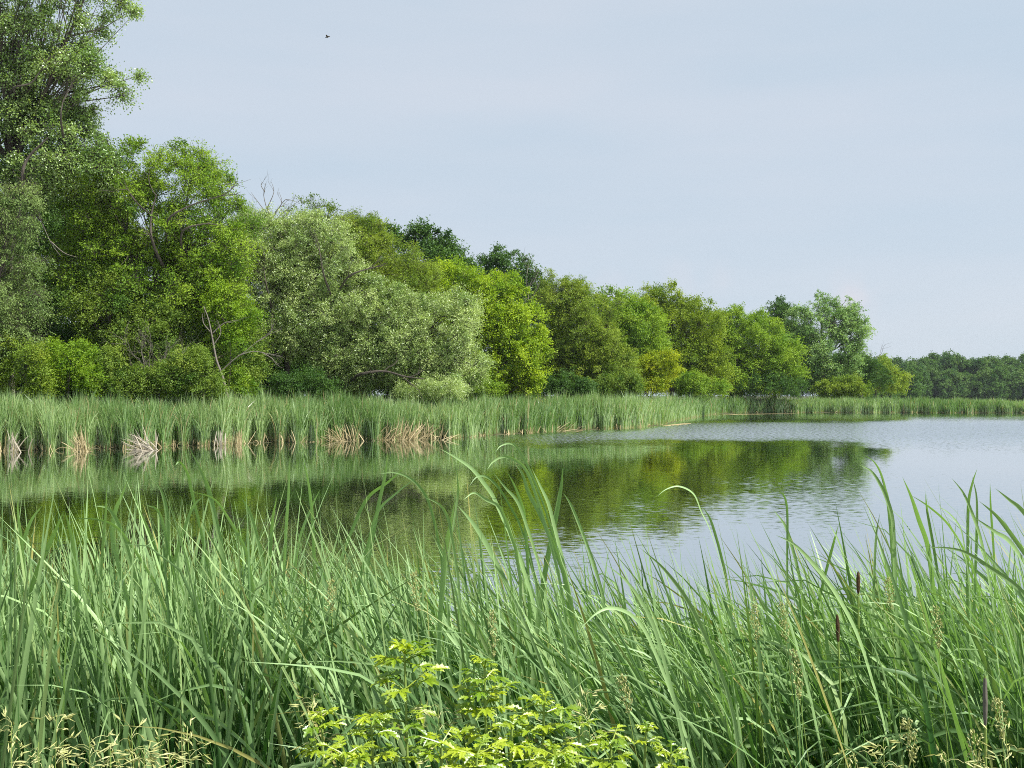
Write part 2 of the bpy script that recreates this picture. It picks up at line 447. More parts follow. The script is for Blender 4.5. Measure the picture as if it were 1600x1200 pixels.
def make_limbs(base, top, cl, r, seed, mat, parent, k=7, twigs=None, bow=0.0, wob=0.25, name='trunk'):
    rng = np.random.default_rng(seed + 77)
    T = Tubes()
    base = np.asarray(base, float); top = np.asarray(top, float)
    mid = (base + top) / 2 + np.array((bow, 0, 0)) + rng.normal(0, wob, 3) * np.array((1, 1, 0.2))
    tr = curve([base - np.array((0, 0, 0.2)), base * 0.8 + top * 0.2 + rng.normal(0, wob * 0.3, 3) * (1, 1, 0), mid, top], 14)
    T.add(tr, np.linspace(r * 1.15, r * 0.3, 14), sides=9)
    k = min(k, len(cl))
    c, a = kmeans(cl, k, rng)
    for j in range(k):
        m = cl[a == j]
        if not len(m): continue
        zt = max(tr[3][2], c[j][2] - 0.55 * np.linalg.norm(c[j][:2] - top[:2]) - 1.0)
        ii = int(np.clip(np.searchsorted(tr[:, 2], zt), 3, 11))
        s = tr[ii]
        midp = (s + c[j]) / 2 + rng.normal(0, 0.35, 3) + np.array((0, 0, -0.08 * np.linalg.norm(c[j] - s)))
        lb = curve([s, midp, c[j]], 9)
        rl = r * 0.42 * (0.6 + 0.4 * len(m) * k / len(cl)) ** 0.5
        T.add(lb, rl, rl * 0.3, sides=6)
        for p in m:
            q = lb[rng.integers(3, 9)]
            mp = (p + q) / 2 + rng.normal(0, 0.18, 3)
            T.add(curve([q, mp, p], 5), rl * 0.28, rl * 0.06, sides=4)
    if twigs is not None:
        st, d, ln = twigs
        for i_ in range(len(st)):
            T.add(np.array([st[i_], st[i_] + d[i_] * ln[i_] * 0.9]), 0.012 * r / 0.25, 0.004, sides=3)
    return T.build(name, mat, parent, base)

def W(lobes, D, thick=0.8):
    out = []
    for lb in lobes:
        px, py, rx, ry = lb[:4]; dd = lb[4] if len(lb) > 4 else 0
        c = P(px, py, D + dd); k = (D + dd) / F
        out.append((c, np.array((rx * k, thick * (rx + ry) * 0.5 * k, ry * k))))
    return out

def tree(name, label, D, lobes, kind, base_px, top_px, seed, n_clump=120, rc=0.95, n_tw=13, n_lf=15, leafL=0.17, leafW=0.55,
         r=0.22, bark='bark', k=7, twigs=False, cat='tree', group=None, thick=0.8, bow=0.0, **kw):
    bx = P(base_px, 640, D); base = np.array((bx[0], D, float(gz(bx[0], D)) - 0.05))
    e = empty(name, base, label, cat, group)
    lw = W(lobes, D, thick)
    ob, cl, st, d, ln, ci = make_crown(lw, n_clump, rc, n_tw, n_lf, leafL, leafW, M[kind], e, base, seed, **kw)
    top = P(top_px[0], top_px[1], D)
    tw = None
    if twigs:
        tw = (st, d, ln)
    make_limbs(base, top, cl, r, seed, M[bark], e, k=k, twigs=tw, bow=bow)
    return e

def bare_branches(T, p, d, length, r, depth, rng, spread=0.6, sides=5, up=0.12):
    n = 6
    pts = [np.array(p, float)]; dd = np.array(d, float)
    for i_ in range(n):
        dd = norm(dd + rng.normal(0, 0.16, 3) + np.array((0, 0, up * 0.5)))
        pts.append(pts[-1] + dd * length / n)
    T.add(pts, r, r * 0.45, sides=sides)
    if depth <= 0: return
    for i_ in range(rng.integers(2, 5)):
        j = rng.integers(2, n + 1)
        nd = norm(dd + rng.normal(0, spread, 3))
        bare_branches(T, pts[j], nd, length * rng.uniform(0.45, 0.75), r * 0.5, depth - 1, rng, spread, max(3, sides - 1), up)

G_LEFT = 'trees of the left bank'
# --- left part of the bank
t_cot = tree('cottonwood_tree', 'tall airy cottonwood rising out of the frame at the top left corner', 58,
     [(10, -10, 170, 110), (70, 120, 120, 60), (-30, 90, 120, 100), (150, 150, 52, 45), (20, 220, 130, 70), (110, 260, 95, 62), (-60, 300, 90, 80), (20, 20, 80, 90, -2)],
     'cotton', -30, (40, 120), 11, n_clump=460, rc=0.85, n_tw=17, n_lf=14, leafL=0.16, leafW=0.75, r=0.42, bark='bark', k=12, twigs=True, upb=0.3, sparse=0.3, jit=0.2, group=G_LEFT)
tree('drooping_tree', 'grey green tree with drooping twiggy branches at the left edge', 52,
     [(0, 430, 66, 110), (-60, 400, 80, 130), (20, 330, 50, 60), (10, 520, 60, 60)], 'greytwig', -30, (0, 400), 12, n_clump=200, rc=0.8, n_tw=15, n_lf=13, leafL=0.14, r=0.2, bark='bark', twigs=True, droop=0.6, upb=-0.1, group=G_LEFT)
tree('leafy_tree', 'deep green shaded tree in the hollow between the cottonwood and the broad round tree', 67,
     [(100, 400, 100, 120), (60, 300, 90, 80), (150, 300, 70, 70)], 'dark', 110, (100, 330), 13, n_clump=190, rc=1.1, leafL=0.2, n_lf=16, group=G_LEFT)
t_broad = tree('broad_tree', 'broad round tree with bright green top and forked dark limbs showing', 60,
     [(250, 330, 105, 100), (180, 300, 85, 85), (320, 330, 68, 75), (225, 440, 110, 90), (150, 420, 60, 80), (330, 420, 70, 80)],
     'green', 230, (245, 330), 14, n_clump=330, rc=0.95, n_tw=14, n_lf=16, leafL=0.16, leafW=0.6, r=0.26, k=11, twigs=True, upb=0.6, group=G_LEFT)
tree('leafy_tree', 'mid green tree under the broad round tree left of the bare twiggy shrub', 58,
     [(190, 500, 60, 70), (150, 470, 50, 60), (240, 520, 60, 60)], 'midgreen', 190, (190, 500), 15, n_clump=110, rc=0.9, leafL=0.16, group=G_LEFT)
tree('leafy_tree', 'mid green tree with small yellow green sprays right of the bare twiggy shrub', 62,
     [(330, 520, 70, 80), (300, 480, 60, 60), (365, 560, 50, 60)], 'midgreen', 330, (330, 500), 16, n_clump=120, rc=0.9, leafL=0.16, group=G_LEFT)
tree('sapling_tree', 'slim tree with bright yellow green leaf sprays above the bare pale leaning trunk', 58.5,
     [(360, 450, 38, 20), (340, 480, 30, 26), (375, 495, 32, 24), (350, 525, 26, 14)], 'lime', 350, (355, 460), 17, n_clump=34, rc=0.7, leafL=0.16, n_lf=12, r=0.08, upb=0.9, group=G_LEFT)
t_will = tree('willow_tree', 'tall soft willow in the middle of the left bank with pale leaf tips', 66,
     [(430, 410, 85, 80), (400, 370, 60, 45), (500, 390, 60, 52), (440, 490, 90, 70), (520, 470, 55, 70), (390, 480, 50, 60)],
     'willow', 455, (440, 400), 18, n_clump=300, rc=0.95, n_tw=15, n_lf=20, leafL=0.2, leafW=0.28, r=0.26, k=10, twigs=True, upb=0.5, droop=0.25, group=G_LEFT)
tree('willow_tree', 'dark limbed willow with olive crown behind the silvery leaning willow', 74,
     [(560, 400, 65, 60), (610, 420, 70, 62), (530, 440, 60, 50), (640, 470, 60, 60)],
     'olive', 560, (560, 400), 19, n_clump=230, rc=1.0, n_tw=14, n_lf=18, leafL=0.21, leafW=0.32, r=0.24, k=9, twigs=True, upb=0.5, droop=0.2, group=G_LEFT)
tree('sparse_tree', 'thin open treetop with black branches showing against the sky', 76,
     [(490, 345, 45, 34), (555, 352, 34, 24), (455, 350, 26, 22)], 'midgreen', 495, (495, 340), 20, n_clump=60, rc=0.7, n_tw=11, n_lf=9, leafL=0.18, r=0.18, k=9, twigs=True, sparse=0.6, upb=0.8, group=G_LEFT)
t_lean = tree('leaning_willow', 'silvery willow leaning out over the reeds on low dark limbs', 66,
     [(690, 510, 60, 55), (640, 545, 80, 52), (555, 545, 62, 52), (500, 520, 50, 50), (710, 570, 46, 40), (660, 590, 70, 30), (610, 490, 60, 50), (560, 590, 40, 26)],
     'willow', 545, (600, 560), 21, n_clump=330, rc=0.85, n_tw=15, n_lf=20, leafL=0.19, leafW=0.30, r=0.24, k=10, twigs=True, upb=0.55, droop=0.1, group=G_LEFT)
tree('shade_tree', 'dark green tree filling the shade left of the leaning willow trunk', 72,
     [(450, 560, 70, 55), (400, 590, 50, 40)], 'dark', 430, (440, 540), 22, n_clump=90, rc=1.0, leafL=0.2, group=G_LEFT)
tree('maple_tree', 'dark green round topped maple standing above the willows', 112,
     [(660, 385, 44, 32), (600, 372, 30, 24), (700, 405, 36, 28), (640, 430, 60, 50), (690, 470, 60, 60)],
     'dark', 655, (650, 400), 23, n_clump=170, rc=1.35, n_tw=14, n_lf=15, leafL=0.3, leafW=0.7, r=0.3, upb=0.8, group=G_LEFT)
tree('box_elder_tree', 'yellow green box elder right of the silvery willow', 84,
     [(700, 460, 60, 48), (770, 480, 62, 55), (815, 530, 44, 55), (760, 550, 70, 62), (720, 590, 60, 30), (820, 590, 40, 30)],
     'yellow', 760, (750, 470), 24, n_clump=300, rc=1.05, n_tw=14, n_lf=16, leafL=0.22, leafW=0.6, r=0.26, k=9, twigs=True, upb=0.8, group=G_LEFT)
tree('ash_tree', 'blue green ash crown topping the ridge behind the yellow green box elder', 122,
     [(790, 425, 42, 32), (830, 450, 32, 28), (770, 450, 40, 40), (730, 430, 26, 18)], 'dark', 795, (790, 430), 25, n_clump=110, rc=1.3, leafL=0.3, leafW=0.6, r=0.3, upb=0.5, group=G_LEFT)
tree('olive_tree', 'olive green tree with soft fine crown in the middle of the bank', 102,
     [(880, 480, 46, 46), (920, 520, 50, 60), (870, 560, 55, 52), (950, 570, 46, 46), (905, 460, 30, 22)],
     'olive', 890, (890, 490), 26, n_clump=260, rc=1.15, n_tw=14, n_lf=18, leafL=0.25, leafW=0.35, r=0.26, k=8, twigs=True, upb=0.4, droop=0.2, group=G_LEFT)
tree('green_tree', 'green tree topping the bank just left of the long domed grove', 124,
     [(965, 490, 40, 36), (1000, 530, 45, 52), (930, 478, 26, 26)], 'green', 970, (970, 490), 27, n_clump=120, rc=1.4, leafL=0.3, r=0.28, upb=0.7, group=G_LEFT)
tree('golden_tree', 'small golden yellow tree low in front of the grove', 106,
     [(1030, 562, 24, 14), (1048, 578, 16, 12), (1008, 572, 20, 16), (1018, 595, 26, 16), (990, 590, 18, 16)], 'gold', 1020, (1020, 575), 28, n_clump=80, sparse=0.4, rc=0.9, leafL=0.22, r=0.12, upb=0.8, group=G_LEFT)
tree('grove_tree', 'highest tree of the domed grove with clustered bright green crown', 142,
     [(1030, 490, 50, 36), (1075, 500, 52, 42), (1020, 550, 60, 50), (1080, 570, 60, 46)], 'grove', 1050, (1050, 490), 29, n_clump=260, rc=1.45, leafL=0.32, r=0.32, k=8, upb=0.8, n_lf=15, group=G_LEFT)
tree('grove_tree', 'green tree between the domed grove top and the poplar like cottonwood', 148,
     [(1130, 525, 46, 44), (1175, 530, 48, 46), (1150, 580, 60, 40), (1210, 570, 42, 48)], 'green', 1150, (1150, 520), 30, n_clump=240, rc=1.45, leafL=0.32, r=0.3, k=8, upb=0.8, n_lf=15, group=G_LEFT)
tree('shade_tree', 'dark tree top peeping up just left of the lone round cottonwood', 176,
     [(1210, 505, 26, 30), (1228, 530, 26, 30)], 'dark', 1212, (1212, 505), 31, n_clump=60, rc=1.5, leafL=0.38, r=0.3, group=G_LEFT)
tree('cottonwood_tree', 'lone pale cottonwood with loose round crown at the end of the bank', 160,
     [(1285, 500, 44, 42), (1325, 515, 32, 34), (1255, 530, 34, 48), (1290, 560, 46, 50), (1330, 545, 18, 20), (1300, 595, 40, 20)],
     'pale', 1285, (1283, 500), 32, n_clump=230, rc=1.3, n_tw=13, n_lf=14, leafL=0.3, leafW=0.7, r=0.38, bark='bark', k=10, twigs=True, upb=0.4, sparse=0.45, group=G_LEFT)
tree('olive_tree', 'low rusty olive tree right of the lone cottonwood', 185,
     [(1370, 580, 28, 24), (1345, 585, 22, 28), (1395, 595, 24, 18)], 'olive', 1368, (1368, 575), 33, n_clump=80, rc=1.3, leafL=0.34, r=0.22, group=G_LEFT)

def limbs(e, D, lst, r, mat='bark'):
    for pts, k_ in lst:
        T = Tubes()
        q = np.array([P(x_, y_, D) for x_, y_ in pts]); q[0][1] += 2.5
        T.add(curve(q, 14), r * k_, r * k_ * 0.3, 6)
        rg = np.random.default_rng(abs(int(pts[0][0])) + 5)
        for m_ in range(3):
            j = rg.integers(1, len(q)); bare_branches(T, q[j], norm(q[j] - q[j - 1] + rg.normal(0, 0.5, 3)), 1.3 * D / 60, r * k_ * 0.3, 1, rg, 0.5, 4)
        T.build('limb', M[mat], e, np.array(e.location))
limbs(t_broad, 56.6, [([(237, 420), (239, 380), (236, 340), (244, 305)], 1.0), ([(238, 378), (262, 345), (296, 322), (345, 306)], 0.8), ([(262, 392), (285, 362), (318, 350), (345, 352)], 0.7), ([(236, 345), (215, 318), (200, 296)], 0.6)], 0.11)
limbs(t_will, 63.0, [([(512, 470), (506, 430), (500, 395)], 0.9), ([(516, 452), (545, 432), (575, 420), (600, 415)], 0.8), ([(415, 500), (418, 455), (412, 420)], 0.8)], 0.10)
limbs(t_lean, 62.3, [([(540, 592), (566, 584), (600, 580), (632, 588), (662, 592)], 1.3), ([(618, 584), (640, 598), (655, 610)], 0.6)], 0.085)
limbs(t_cot, 54.5, [([(-10, 128), (22, 137), (48, 130), (62, 112)], 0.8), ([(30, 330), (36, 290), (42, 250), (75, 215)], 1.4), ([(70, 215), (95, 185), (98, 160)], 0.8)], 0.10, 'bark')

# --- shrubs along the bank
G_SH = 'shrubs along the left bank'
def shrub(label, D, lobes, kind, seed, **kw):
    px = lobes[0][0]; py = lobes[0][1]
    a = dict(n_clump=45, rc=0.6, n_tw=12, n_lf=15, leafL=0.13, r=0.06, k=4, upb=0.6, zmin=0.3)
    a.update(kw)
    return tree('shrub', label, D, lobes, kind, px, (px, py), seed, cat='shrub', group=G_SH, **a)
shrub('bright lime green shrub at the foot of the left trees', 53, [(110, 560, 36, 30), (80, 585, 30, 28), (135, 590, 26, 24)], 'lime', 51, n_clump=60)
shrub('mid green shrub at the left edge of the picture behind the reeds', 51.5, [(20, 560, 50, 34), (40, 595, 50, 26), (-40, 570, 60, 50)], 'olive', 52, n_clump=70)
shrub('dark green shrub just right of the lime green shrub', 54, [(165, 585, 34, 40), (200, 600, 40, 26)], 'midgreen', 53, n_clump=60)
shrub('green shrub under the bare twiggy shrub with greyish leaves', 54.5, [(255, 592, 38, 26), (300, 575, 36, 32), (330, 600, 30, 20)], 'midgreen', 54, n_clump=70)
shrub('small rounded shrub at the foot of the pale leaning trunk', 59, [(368, 600, 26, 24), (345, 605, 20, 18)], 'green', 55)
shrub('low dark shrub in the shade below the tall soft willow', 62, [(440, 604, 46, 20), (490, 600, 40, 24)], 'dark', 56)
shrub('pale willow shrub at the reed edge below the leaning willow', 63, [(690, 604, 34, 18), (650, 608, 26, 14)], 'willow', 57, leafW=0.3)
shrub('green shrub between the leaning willow and the box elder', 74, [(745, 600, 30, 20), (770, 608, 26, 14)], 'green', 58)
shrub('dark shrub below the olive green tree', 88, [(870, 600, 36, 18), (905, 602, 30, 16)], 'dark', 59, rc=0.8, leafL=0.18)
shrub('green shrub left of the golden yellow tree', 96, [(970, 600, 34, 18), (935, 606, 26, 12)], 'midgreen', 60, rc=0.8, leafL=0.18)
shrub('bright green shrub at the foot of the domed grove', 122, [(1080, 598, 30, 16), (1115, 602, 26, 12)], 'green', 61, rc=0.9, leafL=0.22)
shrub('dark shrub at the foot of the grove near the lone cottonwood', 145, [(1190, 600, 34, 18), (1230, 602, 26, 16)], 'dark', 62, rc=1.0, leafL=0.26)
shrub('greyish shrub at the right foot of the lone cottonwood', 155, [(1330, 603, 28, 14), (1290, 606, 22, 12)], 'olive', 63, rc=1.0, leafL=0.26)

# --- second row: only glimpsed between the trunks of the first
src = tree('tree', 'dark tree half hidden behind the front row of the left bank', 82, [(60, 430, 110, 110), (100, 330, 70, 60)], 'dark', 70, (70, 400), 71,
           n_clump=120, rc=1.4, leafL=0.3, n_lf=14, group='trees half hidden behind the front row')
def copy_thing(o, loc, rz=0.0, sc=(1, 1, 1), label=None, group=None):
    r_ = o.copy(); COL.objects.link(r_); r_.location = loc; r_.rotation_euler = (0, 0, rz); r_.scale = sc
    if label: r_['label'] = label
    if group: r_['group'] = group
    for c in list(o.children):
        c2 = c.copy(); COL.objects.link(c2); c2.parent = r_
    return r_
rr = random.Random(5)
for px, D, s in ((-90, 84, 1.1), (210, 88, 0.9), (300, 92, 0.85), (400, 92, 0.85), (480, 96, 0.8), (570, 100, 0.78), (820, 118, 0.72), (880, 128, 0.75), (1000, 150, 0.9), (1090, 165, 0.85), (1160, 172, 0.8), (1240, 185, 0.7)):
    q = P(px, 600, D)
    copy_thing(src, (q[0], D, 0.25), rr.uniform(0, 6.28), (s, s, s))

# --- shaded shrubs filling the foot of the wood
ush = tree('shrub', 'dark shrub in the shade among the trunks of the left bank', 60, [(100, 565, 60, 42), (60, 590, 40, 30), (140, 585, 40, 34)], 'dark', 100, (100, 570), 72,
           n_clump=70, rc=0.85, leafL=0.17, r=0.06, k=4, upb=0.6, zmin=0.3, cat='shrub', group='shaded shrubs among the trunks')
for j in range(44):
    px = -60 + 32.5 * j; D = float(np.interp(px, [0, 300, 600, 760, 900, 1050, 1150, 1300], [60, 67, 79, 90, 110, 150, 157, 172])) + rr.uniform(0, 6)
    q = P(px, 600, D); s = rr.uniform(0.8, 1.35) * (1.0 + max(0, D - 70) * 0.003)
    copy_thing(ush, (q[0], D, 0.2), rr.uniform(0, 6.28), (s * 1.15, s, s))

# --- the far wood across the water
G_FAR = 'trees of the far wood across the water'
FAR_L = 'dark blue green tree in the distant wood on the far shore'
protos = []
for kx, (kind, sd) in enumerate((('farleaf', 81), ('dark', 82), ('farleaf', 83))):
    protos.append(tree('tree', FAR_L, 460, [(1480, 585, 24, 24), (1470, 600, 26, 18), (1495, 600, 22, 18)], kind, 1480, (1480, 585), sd,
                       n_clump=80, rc=2.3, n_tw=12, n_lf=12, leafL=0.8, leafW=0.7, r=0.35, k=5, upb=0.8, zmin=1.0, group=G_FAR))
for row, (D0, n_, h_) in enumerate(((452, 22, 0.80), (472, 24, 1.0), (500, 20, 1.12))):
    for j in range(n_):
        if row == 1 and j in (9, 10, 11):
            pass
        px = 1318 + (j + rr.uniform(-0.3, 0.3)) * (330 / n_)
        D = D0 + rr.uniform(-6, 6)
        s = h_ * rr.uniform(0.86, 1.1)
        q = P(px, 600, D)
        copy_thing(protos[(j + row) % 3], (q[0], D, float(gz(q[0], D)) - 0.1), rr.uniform(0, 6.28), (s, s, s * rr.uniform(0.92, 1.06)))
for kx, p_ in enumerate(protos):
    q = P(1330 + 110 * kx, 600, 465); p_.location = (q[0], 465, 0.3)
# a nearer middle-distance stretch joining the bank to the far wood
for px, D, s in ((1350, 300, 0.62), (1385, 330, 0.68), (1420, 360, 0.72), (1330, 260, 0.5)):
    q = P(px, 600, D)
    copy_thing(protos[1], (q[0], D, float(gz(q[0], D))), rr.uniform(0, 6.28), (s, s, s * 0.95), label='smaller dark tree where the far wood meets the bank behind the lone cottonwood', group='trees linking the bank to the far wood')

# --- dead wood
def dead_thing(name, label, cat, D, base_px, base_py, tubes, mat='deadwood', part='trunk'):
    b = P(base_px, base_py, D)
    e = empty(name, b, label, cat)
    tubes.build(part, M[mat], e, b)
    return e
rng = np.random.default_rng(3)
T = Tubes()                                                     # bare snag above the willow
D = 70
def pp(lst, D): return np.array([P(x, y, D) for x, y in lst])
T.add(curve(pp([(420, 630), (425, 480), (422, 350), (418, 322)], D), 12), 0.16, 0.04, 6)
for br in ([(418, 330), (412, 305), (415, 286)], [(419, 322), (428, 300), (424, 284)], [(422, 345), (440, 318), (436, 300)], [(422, 340), (405, 318), (392, 300)],
           [(424, 350), (448, 328), (470, 312)], [(423, 345), (435, 325), (452, 318)], [(414, 300), (408, 290), (410, 284)], [(432, 330), (446, 312), (458, 314)]):
    T.add(curve(pp(br, D), 7), 0.035, 0.008, 4)
    q = pp(br, D)
    bare_branches(T, q[1], norm(q[2] - q[1]), 0.9, 0.015, 1, rng, 0.5, 3)
dead_thing('dead_tree', 'bare dead treetop with leafless twigs poking above the tall soft willow', 'dead tree', D, 420, 630, T)
T = Tubes()                                                     # pale leaning trunk with a long bare branch
D = 56.5
T.add(curve(pp([(357, 626), (348, 590), (338, 562), (332, 530), (326, 500), (318, 478)], D), 16), 0.09, 0.02, 7)
for br in ([(346, 580), (365, 562), (385, 548), (410, 528), (440, 514)], [(372, 556), (395, 549), (420, 553), (438, 556)], [(400, 535), (420, 522), (428, 505)],
           [(333, 540), (345, 520), (340, 500)], [(330, 520), (318, 505), (316, 490)], [(410, 551), (425, 560), (432, 570)], [(333, 520), (350, 505), (372, 500)]):
    q = pp(br, D)
    T.add(curve(q, 9), 0.035, 0.009, 5)
    bare_branches(T, q[-2], norm(q[-1] - q[-2]), 0.9, 0.014, 1, rng, 0.6, 3)
dead_thing('leaning_dead_tree', 'pale leaning trunk with long bare branches reaching right over the reeds', 'dead tree', D, 357, 626, T)
T = Tubes()                                                     # bare twiggy shrub
D = 55
for k_ in range(9):
    b = P(236 + rng.uniform(-6, 6), 620, D); d_ = norm(np.array((rng.uniform(-0.35, 0.6), rng.uniform(-0.2, 0.2), 1.0)))
    bare_branches(T, b, d_, rng.uniform(1.8, 2.9), 0.03, 3, rng, 0.42, 4)
dead_thing('bare_shrub', 'leafless grey twiggy shrub standing in front of the green shrubs', 'dead shrub', D, 236, 620, T, part='branches')
T = Tubes(); D = 56.5
for br in ([(45, 300), (62, 340), (80, 380), (95, 400)], [(40, 290), (52, 330), (55, 355), (62, 385)], [(80, 378), (100, 395), (120, 402)]):
    T.add(curve(pp(br, D), 9), 0.04, 0.012, 5)
T.add(curve(pp([(20, 620), (15, 450), (30, 330), (45, 300)], D), 10), 0.15, 0.07, 6)
dead_thing('broken_tree', 'dead grey limbs hanging down in the dark hollow under the cottonwood', 'dead tree', D, 20, 620, T)
T = Tubes(); D = 100
T.add(curve(pp([(832, 625), (826, 540), (824, 480)], D), 10), 0.16, 0.05, 6)
for k_ in range(7):
    b = P(826, 500 - k_ * 8, D); bare_branches(T, b, norm(np.array((rng.uniform(-0.6, 0.8), 0, 0.9))), rng.uniform(1.5, 2.6), 0.045, 2, rng, 0.5, 4)
dead_thing('dead_tree', 'grey leafless treetop behind the right edge of the yellow green box elder', 'dead tree', D, 832, 625, T)
T = Tubes(); D = 178
T.add(curve(pp([(1345, 625), (1352, 590), (1358, 565)], D), 8), 0.2, 0.06, 5)
for k_ in range(6):
    b = P(1350 + k_, 595 - k_ * 5, D); bare_branches(T, b, norm(np.array((rng.uniform(-0.5, 0.9), 0, 0.9))), rng.uniform(2, 4), 0.07, 2, rng, 0.5, 4)
dead_thing('dead_tree', 'thin bare brown tree just right of the lone cottonwood', 'dead tree', D, 1345, 625, T, mat='bark')

# ------------------------------------------------------------------ reeds
def blades(base, h, az, th0, th1, w, segs, tone, rng, fold=0.0, power=1.6, twist=0.6, face=None, kink=None, drybase=None, drytip=None, tipvar=0.0, brown=None):
    """ribbon leaves: base (N,3); h length; az lean azimuth; th0,th1 angle from the vertical at base and added at tip"""
    N = len(base); t = np.linspace(0, 1, segs + 1)
    th = th0[:, None] + th1[:, None] * t[None] ** power
    if kink is not None:
        th = th + kink[0][:, None] * (1 / (1 + np.exp(-(t[None] - kink[1][:, None]) * 22)))
    ds = (h / segs)[:, None]
    thm = (th[:, 1:] + th[:, :-1]) / 2
    azt = az[:, None] + rng.normal(0, 0.15, N)[:, None] * t[None]
    azm = (azt[:, 1:] + azt[:, :-1]) / 2
    step = np.stack([np.sin(thm) * np.cos(azm), np.sin(thm) * np.sin(azm), np.cos(thm)], -1) * ds[..., None]
    p = base[:, None] + np.concatenate([np.zeros((N, 1, 3)), np.cumsum(step, 1)], 1)
    tan = np.stack([np.sin(th) * np.cos(azt), np.sin(th) * np.sin(azt), np.cos(th)], -1)
    fa = (rng.uniform(0, 2 * np.pi, N) if face is None else face)[:, None] + twist * rng.normal(0, 1, N)[:, None] * t[None]
    ref = np.stack([np.cos(fa), np.sin(fa), np.zeros_like(fa)], -1)
    side = norm(np.cross(tan, ref)); up = np.cross(side, tan)
    prof = np.where(t < 0.62, 0.72 + 0.28 * np.minimum(t / 0.2, 1), np.maximum(0.02, 1 - ((t - 0.62) / 0.38) ** 1.7))
    ww = (w[:, None] * prof[None] / 2)[..., None]
    if fold:
        V = np.stack([p - side * ww, p + up * ww * fold, p + side * ww], 2); m = 3
    else:
        V = np.stack([p - side * ww, p + side * ww], 2); m = 2
    V = V.reshape(-1, 3)
    idx = (np.arange(N)[:, None, None] * (segs + 1) + np.arange(segs)[None, :, None]) * m + np.arange(m - 1)[None, None]
    Q = np.stack([idx, idx + 1, idx + m + 1, idx + m], -1).reshape(-1, 4)
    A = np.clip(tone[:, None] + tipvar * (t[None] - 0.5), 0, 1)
    A = np.repeat(A.ravel(), m)
    dry = np.zeros((N, segs + 1))
    if drybase is not None: dry = np.maximum(dry, np.clip((drybase[:, None] - t[None]) * 5 + 0.3, 0, 1) * (drybase[:, None] > 0))
    if drytip is not None: dry = np.maximum(dry, drytip[:, None])
    if brown is not None: dry = np.maximum(dry, np.clip((t[None] - brown[:, None]) * 12, 0, 1))
    return V, Q, A, np.repeat(dry.ravel(), m)

# far reed bed
rng = np.random.default_rng(20)
N = 110000
px = rng.uniform(-260, 1860, N)
Ds = shoreD(px) + 0.6 * np.sin(px * 0.05) + 0.35 * np.sin(px * 0.21 + 1)
dep = rng.exponential(2.2, N)
maxdep = np.where(px > 1330, 10, 11.0)
dep = np.where(dep > maxdep, rng.uniform(0, 11, N), dep)
y = Ds - 0.3 + dep
x = (px - 800) / F * y
fade = np.clip((1740 - px) / 260, 0.35, 1)
cl_ = 0.92 + 0.07 * np.sin(px * 0.033 + 1.1 * dep) + 0.05 * np.sin(px * 0.11) + 0.05 * np.sin(px * 0.29 + dep) + 0.05 * np.sin(px * 0.013 + 2)
hh = rng.normal(2.22, 0.28, N) * cl_ * np.where(px > 1200, np.interp(px, [1200, 1420, 1600, 1860], [0.92, 0.86, 0.76, 0.7]), 1)
front = dep < 0.6
hh = np.where(front, hh * rng.uniform(0.55, 1, N), hh)
base = np.stack([x, y, np.maximum(gz(x, y), -0.02)], -1)
V, Q, A, Dr = blades(base, hh, rng.uniform(0, 2 * np.pi, N), np.abs(rng.normal(0, 0.08, N)), np.abs(rng.normal(0.15, 0.30, N)),
                     (0.013 + 0.00034 * y) * rng.uniform(0.7, 1.5, N), 4, np.clip(rng.normal(0.4, 0.25, N) + 0.25 * np.sin(px * 0.02 + dep * 0.4), 0, 1), rng,
                     drybase=np.where(dep < 1.3, rng.uniform(-0.4, 0.22, N), 0.0), drytip=np.where(rng.random(N) < 0.05, rng.uniform(0.5, 1, N), 0))
o = mesh_obj('reeds', V, Q, M['reed'], smooth=False, attrs={'tone': A, 'dry': Dr})
tagit(o, 'long band of tall green reeds growing along the far bank of the lake', 'reeds', kind='stuff')

# broken straw along the waterline of the far bank
N = 800
px = np.where(rng.random(N) < 0.55, rng.uniform(-200, 900, N), rng.uniform(-200, 1700, N))
y = shoreD(px) + 0.6 * np.sin(px * 0.05) + 0.35 * np.sin(px * 0.21 + 1) - rng.uniform(0.0, 0.8, N)
x = (px - 800) / F * y
base = np.stack([x, y, np.full(N, -0.03)], -1)
den = 0.5 + 0.5 * np.sin(px * 0.045 + 0.5) * np.sin(px * 0.013 + 2)
V, Q, A, Dr = blades(base, rng.uniform(0.12, 0.75, N) * (0.35 + 1.0 * den), rng.uniform(0, 2 * np.pi, N), np.abs(rng.normal(0, 0.5, N)), rng.normal(0.3, 0.8, N), (0.012 + 0.0004 * y) * rng.uniform(0.7, 1.4, N), 4,
                     rng.uniform(0, 1, N), rng)
o = mesh_obj('dead_reed_litter', V, Q, M['straw'], smooth=False, attrs={'tone': A})
tagit(o, 'tan broken reed stalks littering the waterline of the far bank', 'dead reeds', kind='stuff')

